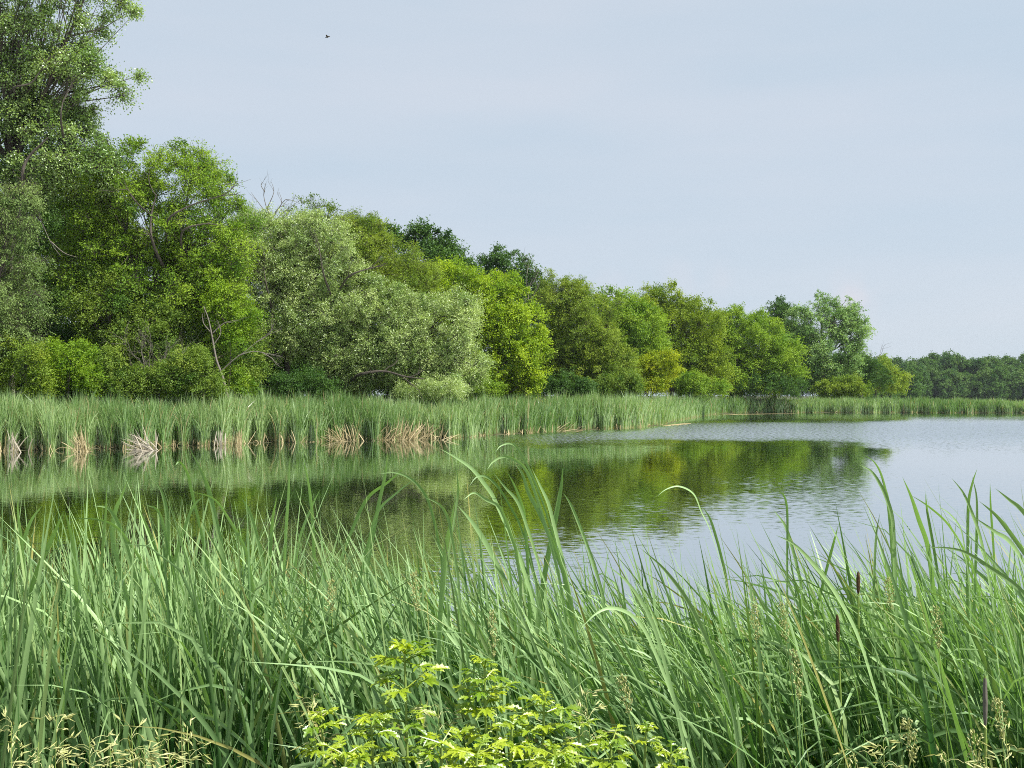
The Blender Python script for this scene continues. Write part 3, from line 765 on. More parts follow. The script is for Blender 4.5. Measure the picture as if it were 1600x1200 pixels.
# distinct dead clumps on the far bank
def dead_clump(name, label, px, py, D, n_, hgt, az_mean, az_sd, lean, lean_sd, spread, seed, mat='straw', w=0.035):
    rg = np.random.default_rng(seed)
    c = P(px, py, D); c[2] = 0.0; hgt *= 0.72; n_ = int(n_ * 0.6)
    b = c + np.stack([rg.normal(0, spread + 0.02, n_), rg.normal(0, 0.25, n_), np.full(n_, -0.02)], -1)
    V, Q, A, Dr = blades(b, hgt * rg.uniform(0.55, 1.05, n_), rg.normal(az_mean, az_sd + 0.35, n_), np.abs(rg.normal(lean, lean_sd + 0.22, n_)), rg.normal(0.12, 0.28, n_),
                         w * rg.uniform(0.6, 1.4, n_), 5, rg.uniform(0, 1, n_), rg)
    o = mesh_obj(name, V, Q, M[mat], origin=c, smooth=False, attrs={'tone': A})
    tagit(o, label, 'dead reeds', 'dead reed clumps at the water edge')
dead_clump('dead_reed_clump', 'tan dead reed clump fanning up to the left at the far waterline', 133, 700, 45.5, 70, 1.9, math.pi, 0.5, 0.5, 0.18, 0.12, 1)
dead_clump('dead_reed_clump', 'flattened pale dead reeds lying towards the left beside the water', 236, 696, 46.5, 90, 2.1, math.pi, 0.28, 1.2, 0.12, 0.18, 2, 'greystraw')
dead_clump('dead_reed_clump', 'small grey tuft of upright dead reeds near the left edge', 22, 700, 45.0, 34, 1.6, 0.5, 2.0, 0.08, 0.08, 0.14, 3, 'greystraw', 0.045)
dead_clump('dead_reed_clump', 'golden dead reeds leaning left before the middle of the reed bed', 540, 688, 56, 80, 1.7, math.pi, 0.5, 0.55, 0.25, 0.45, 4)
dead_clump('dead_reed_clump', 'widest golden clump of dead reeds bent over to the right', 640, 686, 57.5, 190, 2.0, 0.1, 0.4, 0.5, 0.15, 1.1, 5, w=0.045)
dead_clump('dead_reed_clump', 'short pair of brown dead reed stalks standing at the waterline', 343, 690, 51.0, 24, 1.2, 0, 2, 0.05, 0.06, 0.12, 6, 'greystraw', 0.045)
dead_clump('dead_reed_clump', 'short golden fan of dead reeds at the waterline before the soft willow', 372, 690, 51.6, 50, 1.3, 0.3, 1.6, 0.3, 0.2, 0.3, 7)
dead_clump('dead_reed_clump', 'few crossed straw stalks lying over the water below the box elder', 880, 674, 71.5, 30, 1.8, 0.2, 0.6, 1.15, 0.2, 0.5, 8)

# floating mat of algae
T = Tubes()
def mat_strip(name, label, pts, wd, mat):
    c = curve(pts, 30); rg = np.random.default_rng(9)
    k = np.sin(np.linspace(0.05, np.pi - 0.05, 30)) * wd * rg.uniform(0.6, 1.2, 30)
    V = np.stack([c - np.stack([0 * k, k, 0 * k], -1), c + np.stack([0 * k, k * 0.6, 0 * k], -1)], 1)
    V[:, :, 2] = 0.012
    V2 = V.copy(); V2[:, :, 2] = -0.03
    A = V.reshape(-1, 3); B = V2.reshape(-1, 3)
    i = np.arange(29) * 2
    q = [np.stack([i, i + 1, i + 3, i + 2], -1), np.stack([i + 60, i + 62, i + 63, i + 61], -1), np.stack([i, i + 2, i + 62, i + 60], -1), np.stack([i + 1, i + 61, i + 63, i + 3], -1)]
    o = mesh_obj(name, np.vstack([A, B]), np.concatenate(q), mat, smooth=False, attrs={'tone': np.tile(rg.uniform(0, 1, 60), 2)})
    tagit(o, label, 'algae mat')
mat_strip('algae_mat', 'thin pale mat of floating weed before the far reeds', [P(1118, 650, 130), P(1160, 650, 136), P(1200, 650, 139), P(1245, 650, 140)], 1.0, M['straw'])
mat_strip('algae_mat', 'short tan mat of floating weed off the reed point', [P(1035, 657, 84), P(1055, 657, 88), P(1080, 657, 92)], 1.6, M['straw'])

# ------------------------------------------------------------------ near reed bed
rng = np.random.default_rng(30)
NB = 12500
# plants: leaves grow in fans, so snap bases to shoots
ns = 1900
sy = 3.0 + 4.1 * rng.random(ns) ** 0.95
sx = rng.uniform(-0.62, 0.62, ns) * (sy + 0.4)
pick = rng.integers(0, ns, NB)
fan_az = rng.uniform(0, np.pi, ns)
x = sx[pick] + rng.normal(0, 0.025, NB); y = sy[pick] + rng.normal(0, 0.025, NB)
ppx = 800 + F * x / y
lean_l = np.interp(ppx, [0, 400, 650, 900, 1600], [-0.05, 0.0, 0.10, 0.20, 0.17])      # lean of the shoots towards the left
sgn = rng.choice([-1, 1], NB)
fx = np.cos(fan_az[pick]) * sgn * rng.uniform(0.02, 0.20, NB) - lean_l - rng.normal(0, 0.07, NB)
fy = np.sin(fan_az[pick]) * sgn * rng.uniform(0.02, 0.20, NB) + rng.normal(0, 0.05, NB)
az = np.arctan2(fy, fx); th0 = np.hypot(fx, fy)
wind = rng.random(NB) < np.interp(ppx, [0, 350, 650], [0.35, 0.5, 0.85])      # most leaves arch over to the left, as the wind has set them
az = np.where(wind, np.pi + rng.normal(0, 0.5, NB), az)
th0 = np.where(wind, lean_l + rng.normal(0.0, 0.12, NB), th0)
bend = np.abs(rng.normal(0.2, 0.6, NB))
bend = bend * np.interp(ppx, [0, 450, 800], [0.55, 0.6, 1.0])
kinkers = rng.random(NB) < np.interp(ppx, [0, 450, 800], [0.14, 0.18, 0.36])
k_amp = np.where(kinkers, rng.uniform(0.4, 1.9, NB), 0.0); k_pos = rng.uniform(0.58, 0.93, NB)
reach = np.interp(ppx, [0, 300, 450, 600, 800, 950, 1150, 1300, 1450, 1600], [1.50, 1.57, 1.50, 1.46, 1.53, 1.47, 1.43, 1.39, 1.51, 1.52])
L = reach * np.clip(rng.normal(0.97, 0.11, NB), 0.6, 1.16) / np.cos(np.clip(th0 * 0.8, 0, 0.8)) * 1.04
L = np.where(y > 5.3, L * 0.9, L)
base = np.stack([x, y, gz(x, y) - 0.02], -1)
tone = np.clip(rng.normal(0.33, 0.28, NB) + rng.normal(0, 0.2, ns)[pick], 0, 1)
wv_ = rng.uniform(0.008, 0.020, NB) * np.interp(y, [2.6, 4.2], [0.75, 1.1])
V, Q, A, Dr = blades(base, L, az, th0, bend, wv_, 14, tone, rng, fold=0.28, power=2.0, twist=0.9, tipvar=1.0, brown=np.where(rng.random(NB) < 0.14, rng.uniform(0.82, 1.0, NB), 2.0),  # leaf colour darkens to the base as painted shade; paler glaucous tips are real
                     kink=(k_amp, k_pos), drytip=np.where(rng.random(NB) < 0.02, rng.uniform(0.4, 1, NB), np.where(rng.random(NB) < 0.1, 0.15, 0)))
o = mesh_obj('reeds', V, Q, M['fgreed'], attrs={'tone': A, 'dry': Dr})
tagit(o, 'dense bed of long arching green reed leaves filling the foreground bank', 'reeds', kind='stuff')

# finer undergrowth grass low in the near bed
N = 2000
y = rng.uniform(2.1, 6.6, N); x = rng.uniform(-0.6, 0.6, N) * y
base = np.stack([x, y, gz(x, y) - 0.02], -1)
V, Q, A, Dr = blades(base, rng.uniform(0.5, 1.15, N) * np.where(y < 3.0, 1.0, 1.0), rng.uniform(0, 6.28, N), np.abs(rng.normal(0, 0.2, N)), np.abs(rng.normal(0.4, 0.6, N)), rng.uniform(0.004, 0.011, N), 8,
                     np.clip(rng.normal(0.15, 0.2, N), 0, 1), rng, fold=0.2, drytip=np.where(rng.random(N) < 0.2, rng.uniform(0.3, 1, N), 0))
o = mesh_obj('undergrowth_grass', V, Q, M['fgreed'], attrs={'tone': A, 'dry': Dr})
tagit(o, 'finer green grass growing low between the foreground reeds', 'grass', kind='stuff')

# standing-out reed plants, each of a few leaves
def ribbon(pts, w, rg, n=22, fold=0.28, roll=None):
    c = curve(pts, n); t = np.linspace(0, 1, n)                  # t=0 tip .. 1 base
    tan = norm(np.gradient(c, axis=0))
    view = np.array((0.0, 1.0, 0.05))
    ang = (rg.uniform(-0.7, 0.7) if roll is None else roll) + rg.normal(0, 0.5) * t
    side0 = norm(np.cross(tan, view)); up0 = np.cross(side0, tan)
    side = side0 * np.cos(ang)[:, None] + up0 * np.sin(ang)[:, None]
    up = np.cross(side, tan)
    u = 1 - t
    prof = np.where(u < 0.6, 0.75 + 0.25 * np.minimum(u / 0.3, 1), np.maximum(0.02, 1 - ((u - 0.6) / 0.4) ** 1.6))
    ww = (w * prof / 2)[:, None]
    V = np.stack([c - side * ww, c + up * ww * fold, c + side * ww], 1).reshape(-1, 3)
    i = np.arange(n - 1)[:, None] * 3 + np.arange(2)[None]
    return V, np.stack([i, i + 1, i + 4, i + 3], -1).reshape(-1, 4)

def reed_plant(label, bx, D, lv, seed, dry=0.0):
    rg = np.random.default_rng(seed)
    gx0 = (bx - 800) / F * D
    base = np.array((gx0, D, float(gz(gx0, D))))
    e = empty('reed_plant', base, label, 'reed', 'tall reeds standing above the near reed bed')
    for pts, wpx in lv:
        dd = D + rg.normal(0, 0.06)
        P3 = [P(a, b, dd - 0.12 * (1 - k_ / max(1, len(pts) - 1))) for k_, (a, b) in enumerate(pts)]
        lastz = P3[-1]
        bb = base + rg.normal(0, 0.03, 3) * np.array((1, 1, 0))
        c3 = curve(P3, 5 * len(P3)); tg = norm(c3[-1] - c3[-2]); ln = np.linalg.norm(lastz - bb)
        u = np.linspace(0, 1, 14)[1:, None]
        b1 = lastz + tg * ln * 0.35; b2 = bb + np.array((0, 0, ln * 0.35))
        low = (1 - u) ** 3 * lastz + 3 * (1 - u) ** 2 * u * b1 + 3 * (1 - u) * u * u * b2 + u ** 3 * bb
        full = np.vstack([c3, low])
        V, Q = ribbon(full, 0.72 * wpx * dd / F, rg, n=len(full))
        mesh_obj('leaf', V, Q, M['fgreed'], e, base, attrs={'tone': np.full(len(V), np.clip(rg.normal(0.9, 0.12), 0, 1)), 'dry': np.full(len(V), dry)})
    return e
reed_plant('reed with two high hooked leaves curling left over the middle of the water', 885, 3.4,
    [([(761, 734), (770, 722), (785, 714), (803, 718), (822, 735), (838, 775), (858, 840)], 7),
     ([(775, 706), (782, 697), (797, 693), (810, 702), (828, 735), (850, 790), (868, 850)], 5),
     ([(801, 719), (816, 740), (826, 770), (842, 800), (862, 845)], 9), ([(831, 732), (844, 759), (857, 787), (866, 822), (878, 870)], 9)], 101)
reed_plant('reed with a long leaf sweeping down to the right from the highest middle tip', 830, 3.6,
    [([(687, 701), (711, 714), (737, 732), (756, 755), (771, 777), (795, 830)], 9), ([(792, 737), (803, 757), (814, 785), (820, 811), (824, 870)], 7),
     ([(769, 736), (790, 762), (809, 785), (826, 830)], 7), ([(733, 760), (745, 745), (760, 745), (775, 757), (786, 772)], 5)], 102)
reed_plant('upright knife shaped reed leaf pointing straight up right of the hooked leaves', 850, 3.5,
    [([(879, 731), (877, 759), (868, 811), (857, 865)], 11), ([(880, 770), (891, 787), (906, 822), (928, 880)], 7), ([(715, 790), (737, 815), (760, 850), (785, 900)], 12)], 103)
reed_plant('dark stiff reed stem with arching leaves in front of the middle water', 688, 3.2,
    [([(712, 777), (704, 819), (696, 860), (690, 930)], 10), ([(724, 781), (741, 770), (760, 781), (779, 791), (789, 810)], 7), ([(711, 717), (715, 750), (715, 777), (702, 860)], 5),
     ([(661, 776), (686, 788), (700, 810), (708, 850)], 6)], 104)
reed_plant('reed with crossing straight leaves left of the middle water', 560, 3.7,
    [([(606, 704), (602, 741), (592, 787), (580, 850)], 8), ([(642, 721), (608, 752), (573, 780), (545, 840)], 8), ([(592, 740), (620, 739), (647, 752), (668, 780), (680, 820)], 6),
     ([(655, 743), (620, 770), (590, 800), (575, 850)], 6)], 105)
reed_plant('pair of thin upright reed leaves rising over the dark reflection', 455, 3.6,
    [([(452, 710), (451, 767), (447, 825), (444, 890)], 9), ([(471, 704), (481, 750), (487, 796), (490, 850)], 8), ([(500, 765), (488, 790), (470, 835), (462, 880)], 8), ([(433, 775), (426, 812), (422, 870)], 8)], 106)
reed_plant('reed with the highest left tip and a hooked leaf beside it', 335, 3.4,
    [([(296, 700), (317, 742), (329, 777), (345, 850)], 10), ([(274, 727), (281, 722), (293, 740), (300, 770), (314, 830)], 9), ([(292, 767), (333, 779), (358, 812), (383, 858), (392, 900)], 9),
     ([(377, 777), (390, 800), (402, 840)], 8), ([(318, 775), (300, 795), (280, 850)], 9)], 107)
reed_plant('reed with an inverted V of two leaves above the left reflection', 255, 3.3,
    [([(202, 748), (217, 796), (233, 833), (252, 885)], 9), ([(199, 750), (190, 775), (180, 800), (176, 840), (190, 900)], 10), ([(241, 748), (255, 775), (262, 820), (258, 880)], 9), ([(226, 788), (248, 800), (262, 850)], 7)], 108)
reed_plant('reed with two leaves arching over to the left in front of the dark water', 215, 3.2,
    [([(146, 790), (171, 796), (190, 830), (205, 880)], 9), ([(117, 810), (154, 812), (183, 825), (212, 862)], 8), ([(167, 760), (165, 804), (160, 860)], 6)], 109)
reed_plant('reed cluster with pointed leaves near the left edge of the picture', 50, 3.3,
    [([(29, 775), (28, 800), (33, 842), (38, 900)], 9), ([(66, 790), (48, 815), (32, 860)], 9), ([(100, 798), (83, 837), (62, 883)], 10), ([(101, 798), (112, 840), (118, 900)], 10)], 110)
reed_plant('lone reed leaf bent over like a shepherd crook above the rippled water', 1135, 3.7,
    [([(1026, 776), (1042, 764), (1062, 760), (1084, 772), (1096, 800), (1108, 824), (1122, 865)], 5), ([(1096, 790), (1110, 812), (1122, 850)], 6)], 111)
reed_plant('reed with a short hook and slim tips left of the tree reflection end', 1225, 3.8,
    [([(1212, 770), (1224, 773), (1230, 800), (1230, 872)], 5), ([(1208, 796), (1228, 824), (1242, 870)], 8), ([(1294, 816), (1310, 845), (1325, 890)], 7), ([(1310, 820), (1302, 850), (1290, 895)], 6)], 112)
reed_plant('long broad reed leaf curving down across the right foreground', 1385, 2.9,
    [([(1212, 836), (1240, 850), (1270, 880), (1304, 924), (1340, 992), (1368, 1080)], 10)], 113)
reed_plant('tall reed whose leaves bow left beside the end of the tree reflection', 1402, 3.4,
    [([(1342, 726), (1361, 736), (1375, 756), (1386, 780), (1395, 815), (1398, 880)], 9), ([(1350, 711), (1366, 722), (1378, 745), (1388, 790), (1394, 860)], 5), ([(1375, 801), (1369, 837), (1366, 895)], 9),
     ([(1378, 748), (1386, 775), (1392, 820), (1396, 880)], 9)], 114)
reed_plant('reed with a broad blade and thin arching leaves over the open right water', 1465, 3.4,
    [([(1410, 745), (1424, 777), (1436, 813), (1449, 851), (1456, 900)], 11), ([(1424, 774), (1449, 790), (1476, 813), (1496, 840)], 6), ([(1465, 790), (1485, 804), (1501, 826), (1508, 860)], 6), ([(1446, 770), (1449, 800), (1458, 850)], 6)], 115)
reed_plant('reed with straight slender leaves standing against the pale right water', 1525, 3.5,
    [([(1487, 747), (1505, 770), (1517, 797), (1530, 833), (1541, 880)], 8), ([(1527, 732), (1519, 756), (1513, 790), (1512, 860)], 6), ([(1519, 745), (1526, 779), (1526, 837), (1524, 890)], 7), ([(1547, 754), (1548, 792), (1552, 850)], 5)], 116)
reed_plant('reed leaning in from the right edge with three slanting blades', 1650, 3.0,
    [([(1555, 763), (1577, 781), (1600, 801), (1640, 860)], 9), ([(1530, 783), (1555, 804), (1577, 831), (1612, 880)], 9), ([(1519, 806), (1555, 831), (1582, 851), (1625, 920)], 11), ([(1440, 854), (1500, 860), (1548, 888), (1600, 928), (1640, 1000)], 10)], 117)
reed_plant('broad pale reed blades sweeping left in the middle of the foreground', 1110, 2.8,
    [([(1000, 856), (1040, 892), (1080, 948), (1118, 1030)], 9), ([(905, 985), (930, 960), (955, 950), (985, 960), (1010, 990), (1040, 1060)], 8), ([(945, 880), (985, 915), (1020, 975), (1045, 1060)], 9)], 118)

# ------------------------------------------------------------------ yellow-green weeds
def leaflet(base, d, up, L, Wd, rg, n=9):
    d = norm(d); side = norm(np.cross(d, up)); up = np.cross(side, d)
    t = np.linspace(0, 1, n)
    wid = Wd * 0.5 * np.sin(np.pi * np.clip(t * 0.92 + 0.06, 0, 1)) ** 0.8
    teeth = np.where(np.arange(n) % 2 == 1, 1.28, 0.72); wid = wid * teeth; wid[-1] = 0.0005; wid[0] = 0.001
    droop = -0.30 * t ** 2 * L
    c = base + d * (t * L)[:, None] + np.array((0, 0, 1.0)) * droop[:, None]
    fw = np.where(np.arange(n) % 2 == 1, 0.06, 0)[:, None] * L * d
    V = np.stack([c - side * wid[:, None] + up * (wid * 0.35)[:, None] + fw, c, c + side * wid[:, None] + up * (wid * 0.35)[:, None] + fw], 1).reshape(-1, 3)
    i = np.arange(n - 1)[:, None] * 3 + np.arange(2)[None]
    return V, np.stack([i, i + 1, i + 4, i + 3], -1).reshape(-1, 4)

def weed_leaf(e, base0, node, az, size, rg, el=0.5):
    """compound leaf on its stalk"""
    d = np.array((math.cos(az) * math.cos(el), math.sin(az) * math.cos(el), math.sin(el)))
    pet = size * rg.uniform(0.8, 1.6)
    c = curve([node, node + d * pet * 0.5, node + d * pet + np.array((0, 0, -0.05 * size))], 5)
    V = []; Q = []; n = 0
    def put(v, q):
        nonlocal n
        V.append(v); Q.append(q + n); n += len(v)
    hd = norm(np.array((d[0], d[1], rg.uniform(-0.15, 0.35))))
    sd = norm(np.cross(hd, (0, 0, 1.0)))
    for (a, off, s) in ((0.0, 1.0, 1.0), (0.6, 0.9, 0.85), (-0.6, 0.9, 0.85), (1.15, 0.6, 0.75), (-1.15, 0.6, 0.75), (1.0, 0.25, 0.6), (-1.0, 0.25, 0.6)):
        a += rg.normal(0, 0.12)
        dd = hd * math.cos(a) + sd * math.sin(a) + np.array((0, 0, rg.normal(0.05, 0.18)))
        b = c[-1] * off + c[2] * (1 - off)
        v, q = leaflet(b, dd, norm(np.array((rg.normal(0, 0.3), rg.normal(-0.15, 0.3), 1.0))), size * s * rg.uniform(0.8, 1.15), size * 0.36 * s, rg)
        put(v, q)
    # stalk
    tb = Tubes(); tb.add(c, 0.0016, 0.001, 4)
    put(tb.V[0], tb.Q[0])
    V = np.concatenate(V)
    return mesh_obj('leaf', V, np.concatenate(Q), M['weed'], e, base0, smooth=False, attrs={'tone': np.clip(np.full(len(V), rg.normal(0.5, 0.33)), 0, 1)})

def weed(label, px, py, D, tiers, size, seed, stem_px=None):
    size *= 0.46
    rg = np.random.default_rng(seed)
    top = P(px, py, D)
    bx = top[0] + rg.normal(0, 0.03)
    base = np.array((bx, D, float(gz(bx, D))))
    e = empty('leafy_weed', base, label, 'weed', 'yellow green weeds at the near edge')
    st = curve([base, (base + top) / 2 + np.array((rg.normal(0, 0.015), 0, 0)), top], 12)
    tb = Tubes(); tb.add(st, 0.0055, 0.0024, 6); tb.build('stem', M['weedstem'], e, base)
    for (py_, nl, sz, el) in tiers:
        nd = P(px, py_, D); a0 = rg.uniform(0, 6.28)
        for k_ in range(nl + 1):
            weed_leaf(e, base, nd, a0 + k_ * 2 * math.pi / (nl + 1) + rg.normal(0, 0.25), size * sz * rg.uniform(0.85, 1.15), rg, el + rg.normal(0, 0.15))
    return e
weed('tallest yellow green weed with tiers of jagged leaves on a bare pale stem', 632, 1018, 2.05, [(1022, 7, 0.85, 0.9), (1034, 7, 1.15, 0.3), (1078, 4, 1.35, 0.55), (1128, 5, 1.3, 0.35), (1185, 3, 1.1, 0.35)], 0.066, 201)
weed('dense yellow green weed with a stacked pyramid of leaves right of the tallest one', 757, 1040, 2.0, [(1044, 6, 0.75, 0.9), (1062, 6, 1.0, 0.4), (1082, 6, 1.2, 0.3), (1106, 6, 1.3, 0.15), (1155, 4, 1.2, 0.4), (1190, 3, 1.1, 0.4)], 0.055, 202)
weed('branching yellow green weed with spreading top right of the stacked one', 850, 1100, 1.95, [(1102, 5, 0.7, 0.8), (1115, 4, 1.1, 0.35), (1150, 4, 1.2, 0.45), (1185, 4, 1.2, 0.4)], 0.060, 203)
weed('yellow green weed at the left end of the weed patch', 503, 1120, 2.0, [(1124, 5, 0.75, 0.8), (1138, 3, 1.0, 0.4), (1180, 4, 1.2, 0.4)], 0.058, 204)
weed('bushy low yellow green weed just left of the tallest one', 580, 1128, 1.95, [(1132, 6, 0.8, 0.7), (1150, 5, 1.1, 0.35), (1185, 4, 1.3, 0.3)], 0.058, 205)
weed('broad leaved low yellow green weed right below the tallest one', 690, 1160, 1.85, [(1162, 5, 0.9, 0.6), (1185, 5, 1.3, 0.3)], 0.062, 206)
weed('low yellow green weed between the stacked and the spreading weeds', 800, 1135, 1.9, [(1138, 5, 0.8, 0.7), (1165, 5, 1.1, 0.3), (1190, 4, 1.2, 0.3)], 0.058, 207)
weed('small yellow green weed with a tight feathery tuft at the right', 1010, 1140, 2.0, [(1144, 8, 0.5, 0.8), (1160, 4, 0.7, 0.3)], 0.055, 208)
weed('low yellow green weed with pale veins left of the feathery tuft', 955, 1160, 1.9, [(1164, 6, 0.9, 0.6), (1185, 5, 1.2, 0.3)], 0.058, 209)
weed('small yellow green weed at the right end of the weed patch', 1048, 1176, 1.95, [(1178, 4, 0.8, 0.5), (1195, 3, 1.0, 0.3)], 0.055, 210)
weed('yellow green weed sprig half hidden right of the spreading weed', 905, 1130, 2.05, [(1133, 4, 0.7, 0.6), (1170, 4, 1.0, 0.3)], 0.055, 211)
weed('low yellow green weed at the bottom edge left of the bushy one', 540, 1176, 1.85, [(1180, 5, 1.0, 0.5), (1198, 4, 1.2, 0.3)], 0.058, 212)
weed('low yellow green weed at the bottom edge below the stacked one', 745, 1178, 1.8, [(1180, 5, 1.0, 0.5), (1198, 5, 1.2, 0.3)], 0.060, 213)
weed('low yellow green weed at the bottom edge below the spreading one', 868, 1180, 1.8, [(1182, 5, 0.9, 0.5), (1198, 4, 1.2, 0.3)], 0.058, 214)

# ------------------------------------------------------------------ grasses with seed heads
def spikelet(V, Q, n, p, d, L, w):
    d = norm(d); s = norm(np.cross(d, (0.2, 1, 0.1))); u = np.cross(s, d)
    ring = np.array([p, p + d * L * 0.4 + s * w, p + d * L * 0.4 + u * w, p + d * L * 0.4 - s * w, p + d * L * 0.4 - u * w, p + d * L])
    V.append(ring)
    Q.extend([(n, n + 1, n + 5, n + 2), (n, n + 2, n + 5, n + 3), (n, n + 3, n + 5, n + 4), (n, n + 4, n + 5, n + 1)])
    return n + 6
def seed_grass(label, px, py, D, kind, seed, length=0.13, bend=0.03):
    rg = np.random.default_rng(seed)
    top = P(px, py, D); bx = top[0] + bend * 2 + rg.normal(0, 0.03)
    base = np.array((bx, D, float(gz(bx, D))))
    e = empty('seed_grass', base, label, 'grass', 'grass stalks with seed heads')
    st = curve([base, base * 0.45 + top * 0.55 + np.array((rg.normal(0, 0.02), 0, 0)), top], 14)
    tb = Tubes(); tb.add(st, 0.002, 0.0008, 5); tb.build('stem', M['weedstem'], e, base)
    V = []; Q = []; n = 0
    ax_ = curve([top - np.array((bend * 0.5, 0, length)), top], 14)
    lo = st[-1]; tdir = norm(st[-1] - st[-3])
    if kind == 'open':
        br = Tubes()
        for k_ in range(15):
            f = rg.uniform(0, 1); p = lo - tdir * length * f
            a = rg.uniform(0, 6.28); r_ = length * rg.uniform(0.2, 0.55) * (0.5 + 0.5 * f)
            q = p + np.array((math.cos(a) * r_, math.sin(a) * r_, rg.uniform(-0.2, 0.5) * r_))
            br.add(curve([p, (p + q) / 2 + np.array((0, 0, 0.008)), q], 4), 0.0006, 0.0004, 3)
            for m_ in range(rg.integers(1, 4)):
                dd = norm(q - p) + rg.normal(0, 0.35, 3)
                n = spikelet(V, Q, n, q + rg.normal(0, 0.003, 3), dd, rg.uniform(0.018, 0.03), 0.0020)
        Vb = np.concatenate(br.V); Qb = np.concatenate(br.Q)
        Vs = np.concatenate(V); Qs = np.array(Q)
        V = [Vb, Vs]; Q = np.vstack([Qb, Qs + len(Vb)])
    else:
        for k_ in range(130):
            f = rg.uniform(0, 1); p = lo - tdir * length * f
            a = rg.uniform(0, 6.28); lobe = 0.5 + 0.5 * abs(math.sin(f * 14 + seed))
            r_ = 0.013 * (0.35 + math.sin(math.pi * min(1, f * 0.9 + 0.1))) * lobe * rg.uniform(0.4, 1.2)
            q = p + np.array((math.cos(a) * r_, math.sin(a) * r_, r_ * 0.4))
            n = spikelet(V, Q, n, q, tdir + rg.normal(0, 0.45, 3), rg.uniform(0.006, 0.011), 0.0017)
        Q = np.array(Q)
    V = np.concatenate(V)
    mesh_obj('seed_head', V, Q, M['seed'], e, base, smooth=False, attrs={'tone': np.clip(rg.normal(0.5, 0.3, len(V)), 0, 1)})
for k_, (lab, px, py, D) in enumerate((
    ('loose pale seed head at the very left edge of the bottom', 18, 1128, 2.0), ('tallest loose seed head of the bottom left corner', 88, 1116, 2.0),
    ('loose seed head low between the bottom left pair', 60, 1160, 1.85), ('loose seed head spreading right of the tallest left one', 140, 1150, 1.9),
    ('loose seed head on the bottom edge left of the straw tuft', 172, 1172, 1.85), ('upright loose seed head with blond tip in the left grass', 205, 1138, 1.95),
    ('loose seed head low on the bottom edge of the left grass', 225, 1168, 1.85), ('loose seed head leaning right in the left grass', 262, 1150, 1.9),
    ('rightmost loose seed head of the bottom left group', 292, 1142, 1.95), ('slim loose seed head left of the yellow weed patch', 487, 1086, 2.1),
    ('loose seed head standing between the tallest weed and its right neighbour', 684, 1102, 2.0), ('drooping loose seed head right of the spreading weed', 915, 1080, 2.1),
    ('pale spray of grass on the bottom edge right of the weeds', 1380, 1158, 1.9), ('spiky blond grass spray in the bottom right corner', 1570, 1140, 1.9),
    ('spiky grass spray left of the bottom right seed heads', 1478, 1178, 1.85), ('small loose seed head on the bottom edge between weeds and right corner', 1335, 1176, 1.85))):
    seed_grass(lab, px, py, D, 'open', 300 + k_, length=0.11)
for k_, (lab, px, py, D, ln_) in enumerate((
    ('plump nodding seed head right of the spreading weed', 972, 1058, 2.4, 0.09), ('yellow seed head hanging in the right reeds, left one of two', 1178, 938, 3.0, 0.13),
    ('yellow seed head in the right reeds, right one of two', 1221, 944, 3.0, 0.12), ('plump yellow green seed head below the two in the right reeds', 1240, 1018, 2.6, 0.13),
    ('pale slim seed head high in the middle reeds', 768, 958, 2.9, 0.13), ('blond seed head above the tallest weed', 648, 895, 3.0, 0.12),
    ('small blond seed head in the left middle reeds', 518, 908, 3.1, 0.10), ('seed head low in the right reeds near the edge', 1462, 950, 2.9, 0.12),
    ('curved knobbly seed head near the bottom right corner', 1558, 1094, 2.2, 0.09), ('thick cream seed head near the bottom right corner', 1522, 1146, 2.0, 0.10),
    ('thin yellow seed head on a bright stem near the bottom right', 1418, 1128, 2.1, 0.09), ('pale seed head beside the tall bowing reed', 1388, 905, 3.1, 0.10))):
    seed_grass(lab, px, py, D, 'dense', 340 + k_, length=ln_, bend=0.05)

# ------------------------------------------------------------------ brown cattail spikes
def cattail(label, px, py, D, L, seed, lean=0.0, mat='spike', rad=0.0065):
    rg = np.random.default_rng(seed)
    top = P(px, py, D); base = np.array((top[0] + lean, D, float(gz(top[0], D))))
    e = empty('cattail', base, label, 'cattail', 'cattail stalks in the near reeds')
    st = curve([base, (base + top) / 2, top], 12)
    tb = Tubes(); tb.add(st, 0.0045, 0.003, 6); tb.build('stalk', M['weedstem'], e, base)
    d = norm(top - base); t = np.linspace(0, 1, 12)
    pr = rad * np.clip(np.sin(np.pi * np.clip(t * 0.96 + 0.02, 0, 1)) ** 0.35, 0.15, 1)
    tb = Tubes(); tb.add(top - d * L + d[None] * (t * L)[:, None], pr, sides=10); tb.build('spike', M[mat], e, base)
cattail('dark brown cattail spike against the pale right water', 1341, 893, 3.3, 0.075, 401)
cattail('dark cattail spike lower in the right reeds left of the first', 1308, 960, 3.2, 0.09, 402, 0.05)
cattail('brown cattail spike on a dark stalk among the middle reeds', 852, 868, 3.8, 0.10, 403, 0.04)
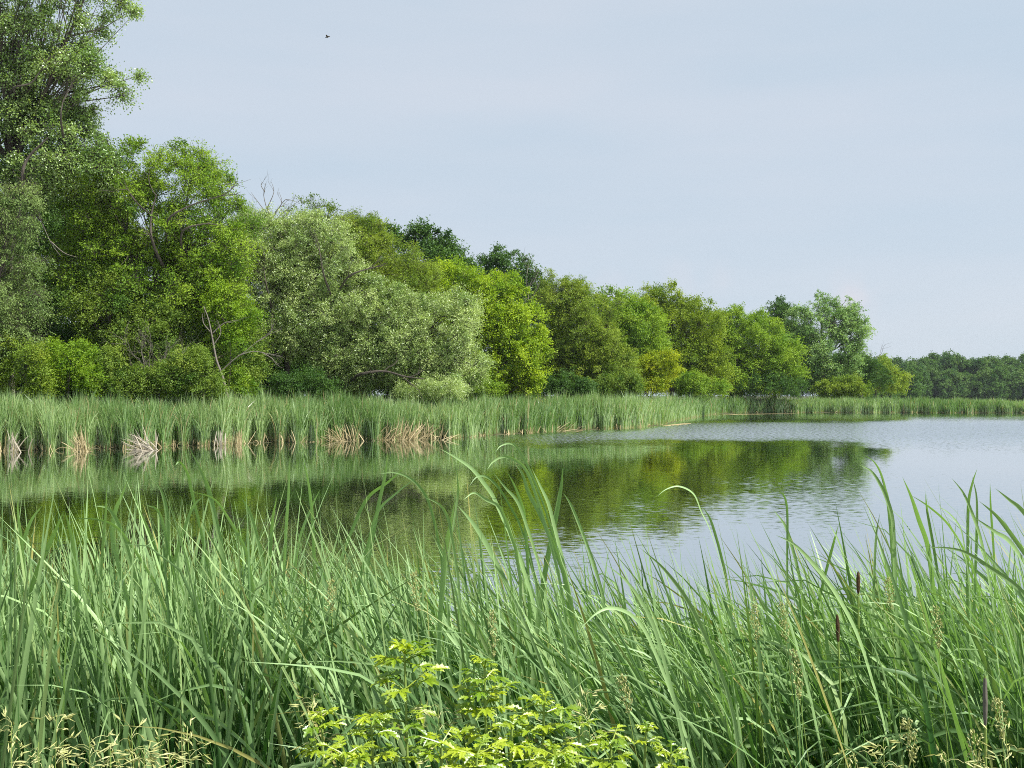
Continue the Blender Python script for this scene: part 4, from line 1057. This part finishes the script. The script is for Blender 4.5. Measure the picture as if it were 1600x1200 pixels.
cattail('weathered grey fluffy cattail spike near the bottom right corner', 1539, 1056, 2.3, 0.12, 404, 0.0, 'deadwood', 0.0055)

# ------------------------------------------------------------------ bird
D = 70.0
c = P(512, 58, D)
bird = empty('flying_bird', c, 'tiny dark bird flying alone high in the sky', 'bird')
V = []; 
T = Tubes(); t = np.linspace(0, 1, 10)
T.add(np.stack([-0.17 + 0.34 * t, 0 * t, 0.02 + 0.10 * t - 0.05], -1), 0.045 * np.sin(np.pi * (t * 0.9 + 0.05)) ** 0.7 + 0.004, sides=8)
T.build('body', M['bark'], bird)
for s in (-1, 1):
    u = np.linspace(0, 1, 6)
    lead = np.stack([0.05 - 0.10 * u, s * 0.32 * u, 0.03 + 0.05 * np.sin(u * 2.4)], -1); trail = lead - np.stack([0.12 * (1 - u ** 2) + 0.01, 0 * u, 0 * u + 0.01], -1)
    VV = np.concatenate([np.stack([lead, trail], 1).reshape(-1, 3), np.stack([lead, trail], 1).reshape(-1, 3) - np.array((0, 0, 0.012))])
    i = np.arange(5) * 2
    q = np.concatenate([np.stack([i, i + 1, i + 3, i + 2], -1), np.stack([i + 12, i + 14, i + 15, i + 13], -1), np.stack([i, i + 2, i + 14, i + 12], -1), np.stack([i + 1, i + 13, i + 15, i + 3], -1)])
    mesh_obj('wing', VV, q, M['bark'], bird)

# ------------------------------------------------------------------ haze
hv = np.array([(x_, y_, z_) for z_ in (-2.2, 42.0) for y_ in (-30.0, 900.0) for x_ in (-420.0, 520.0)])
hm, hn, hl = new_mat('haze')
ho = hn.new('ShaderNodeOutputMaterial'); hp = hn.new('ShaderNodeVolumePrincipled')
hp.inputs['Color'].default_value = (0.80, 0.89, 1.0, 1); hp.inputs['Density'].default_value = 0.00008; hp.inputs['Anisotropy'].default_value = 0.0
hl.new(hp.outputs[0], ho.inputs['Volume'])
tagit(mesh_obj('haze', hv, [(0, 2, 3, 1), (4, 5, 7, 6), (0, 1, 5, 4), (2, 6, 7, 3), (0, 4, 6, 2), (1, 3, 7, 5)], hm, smooth=False), kind='stuff')
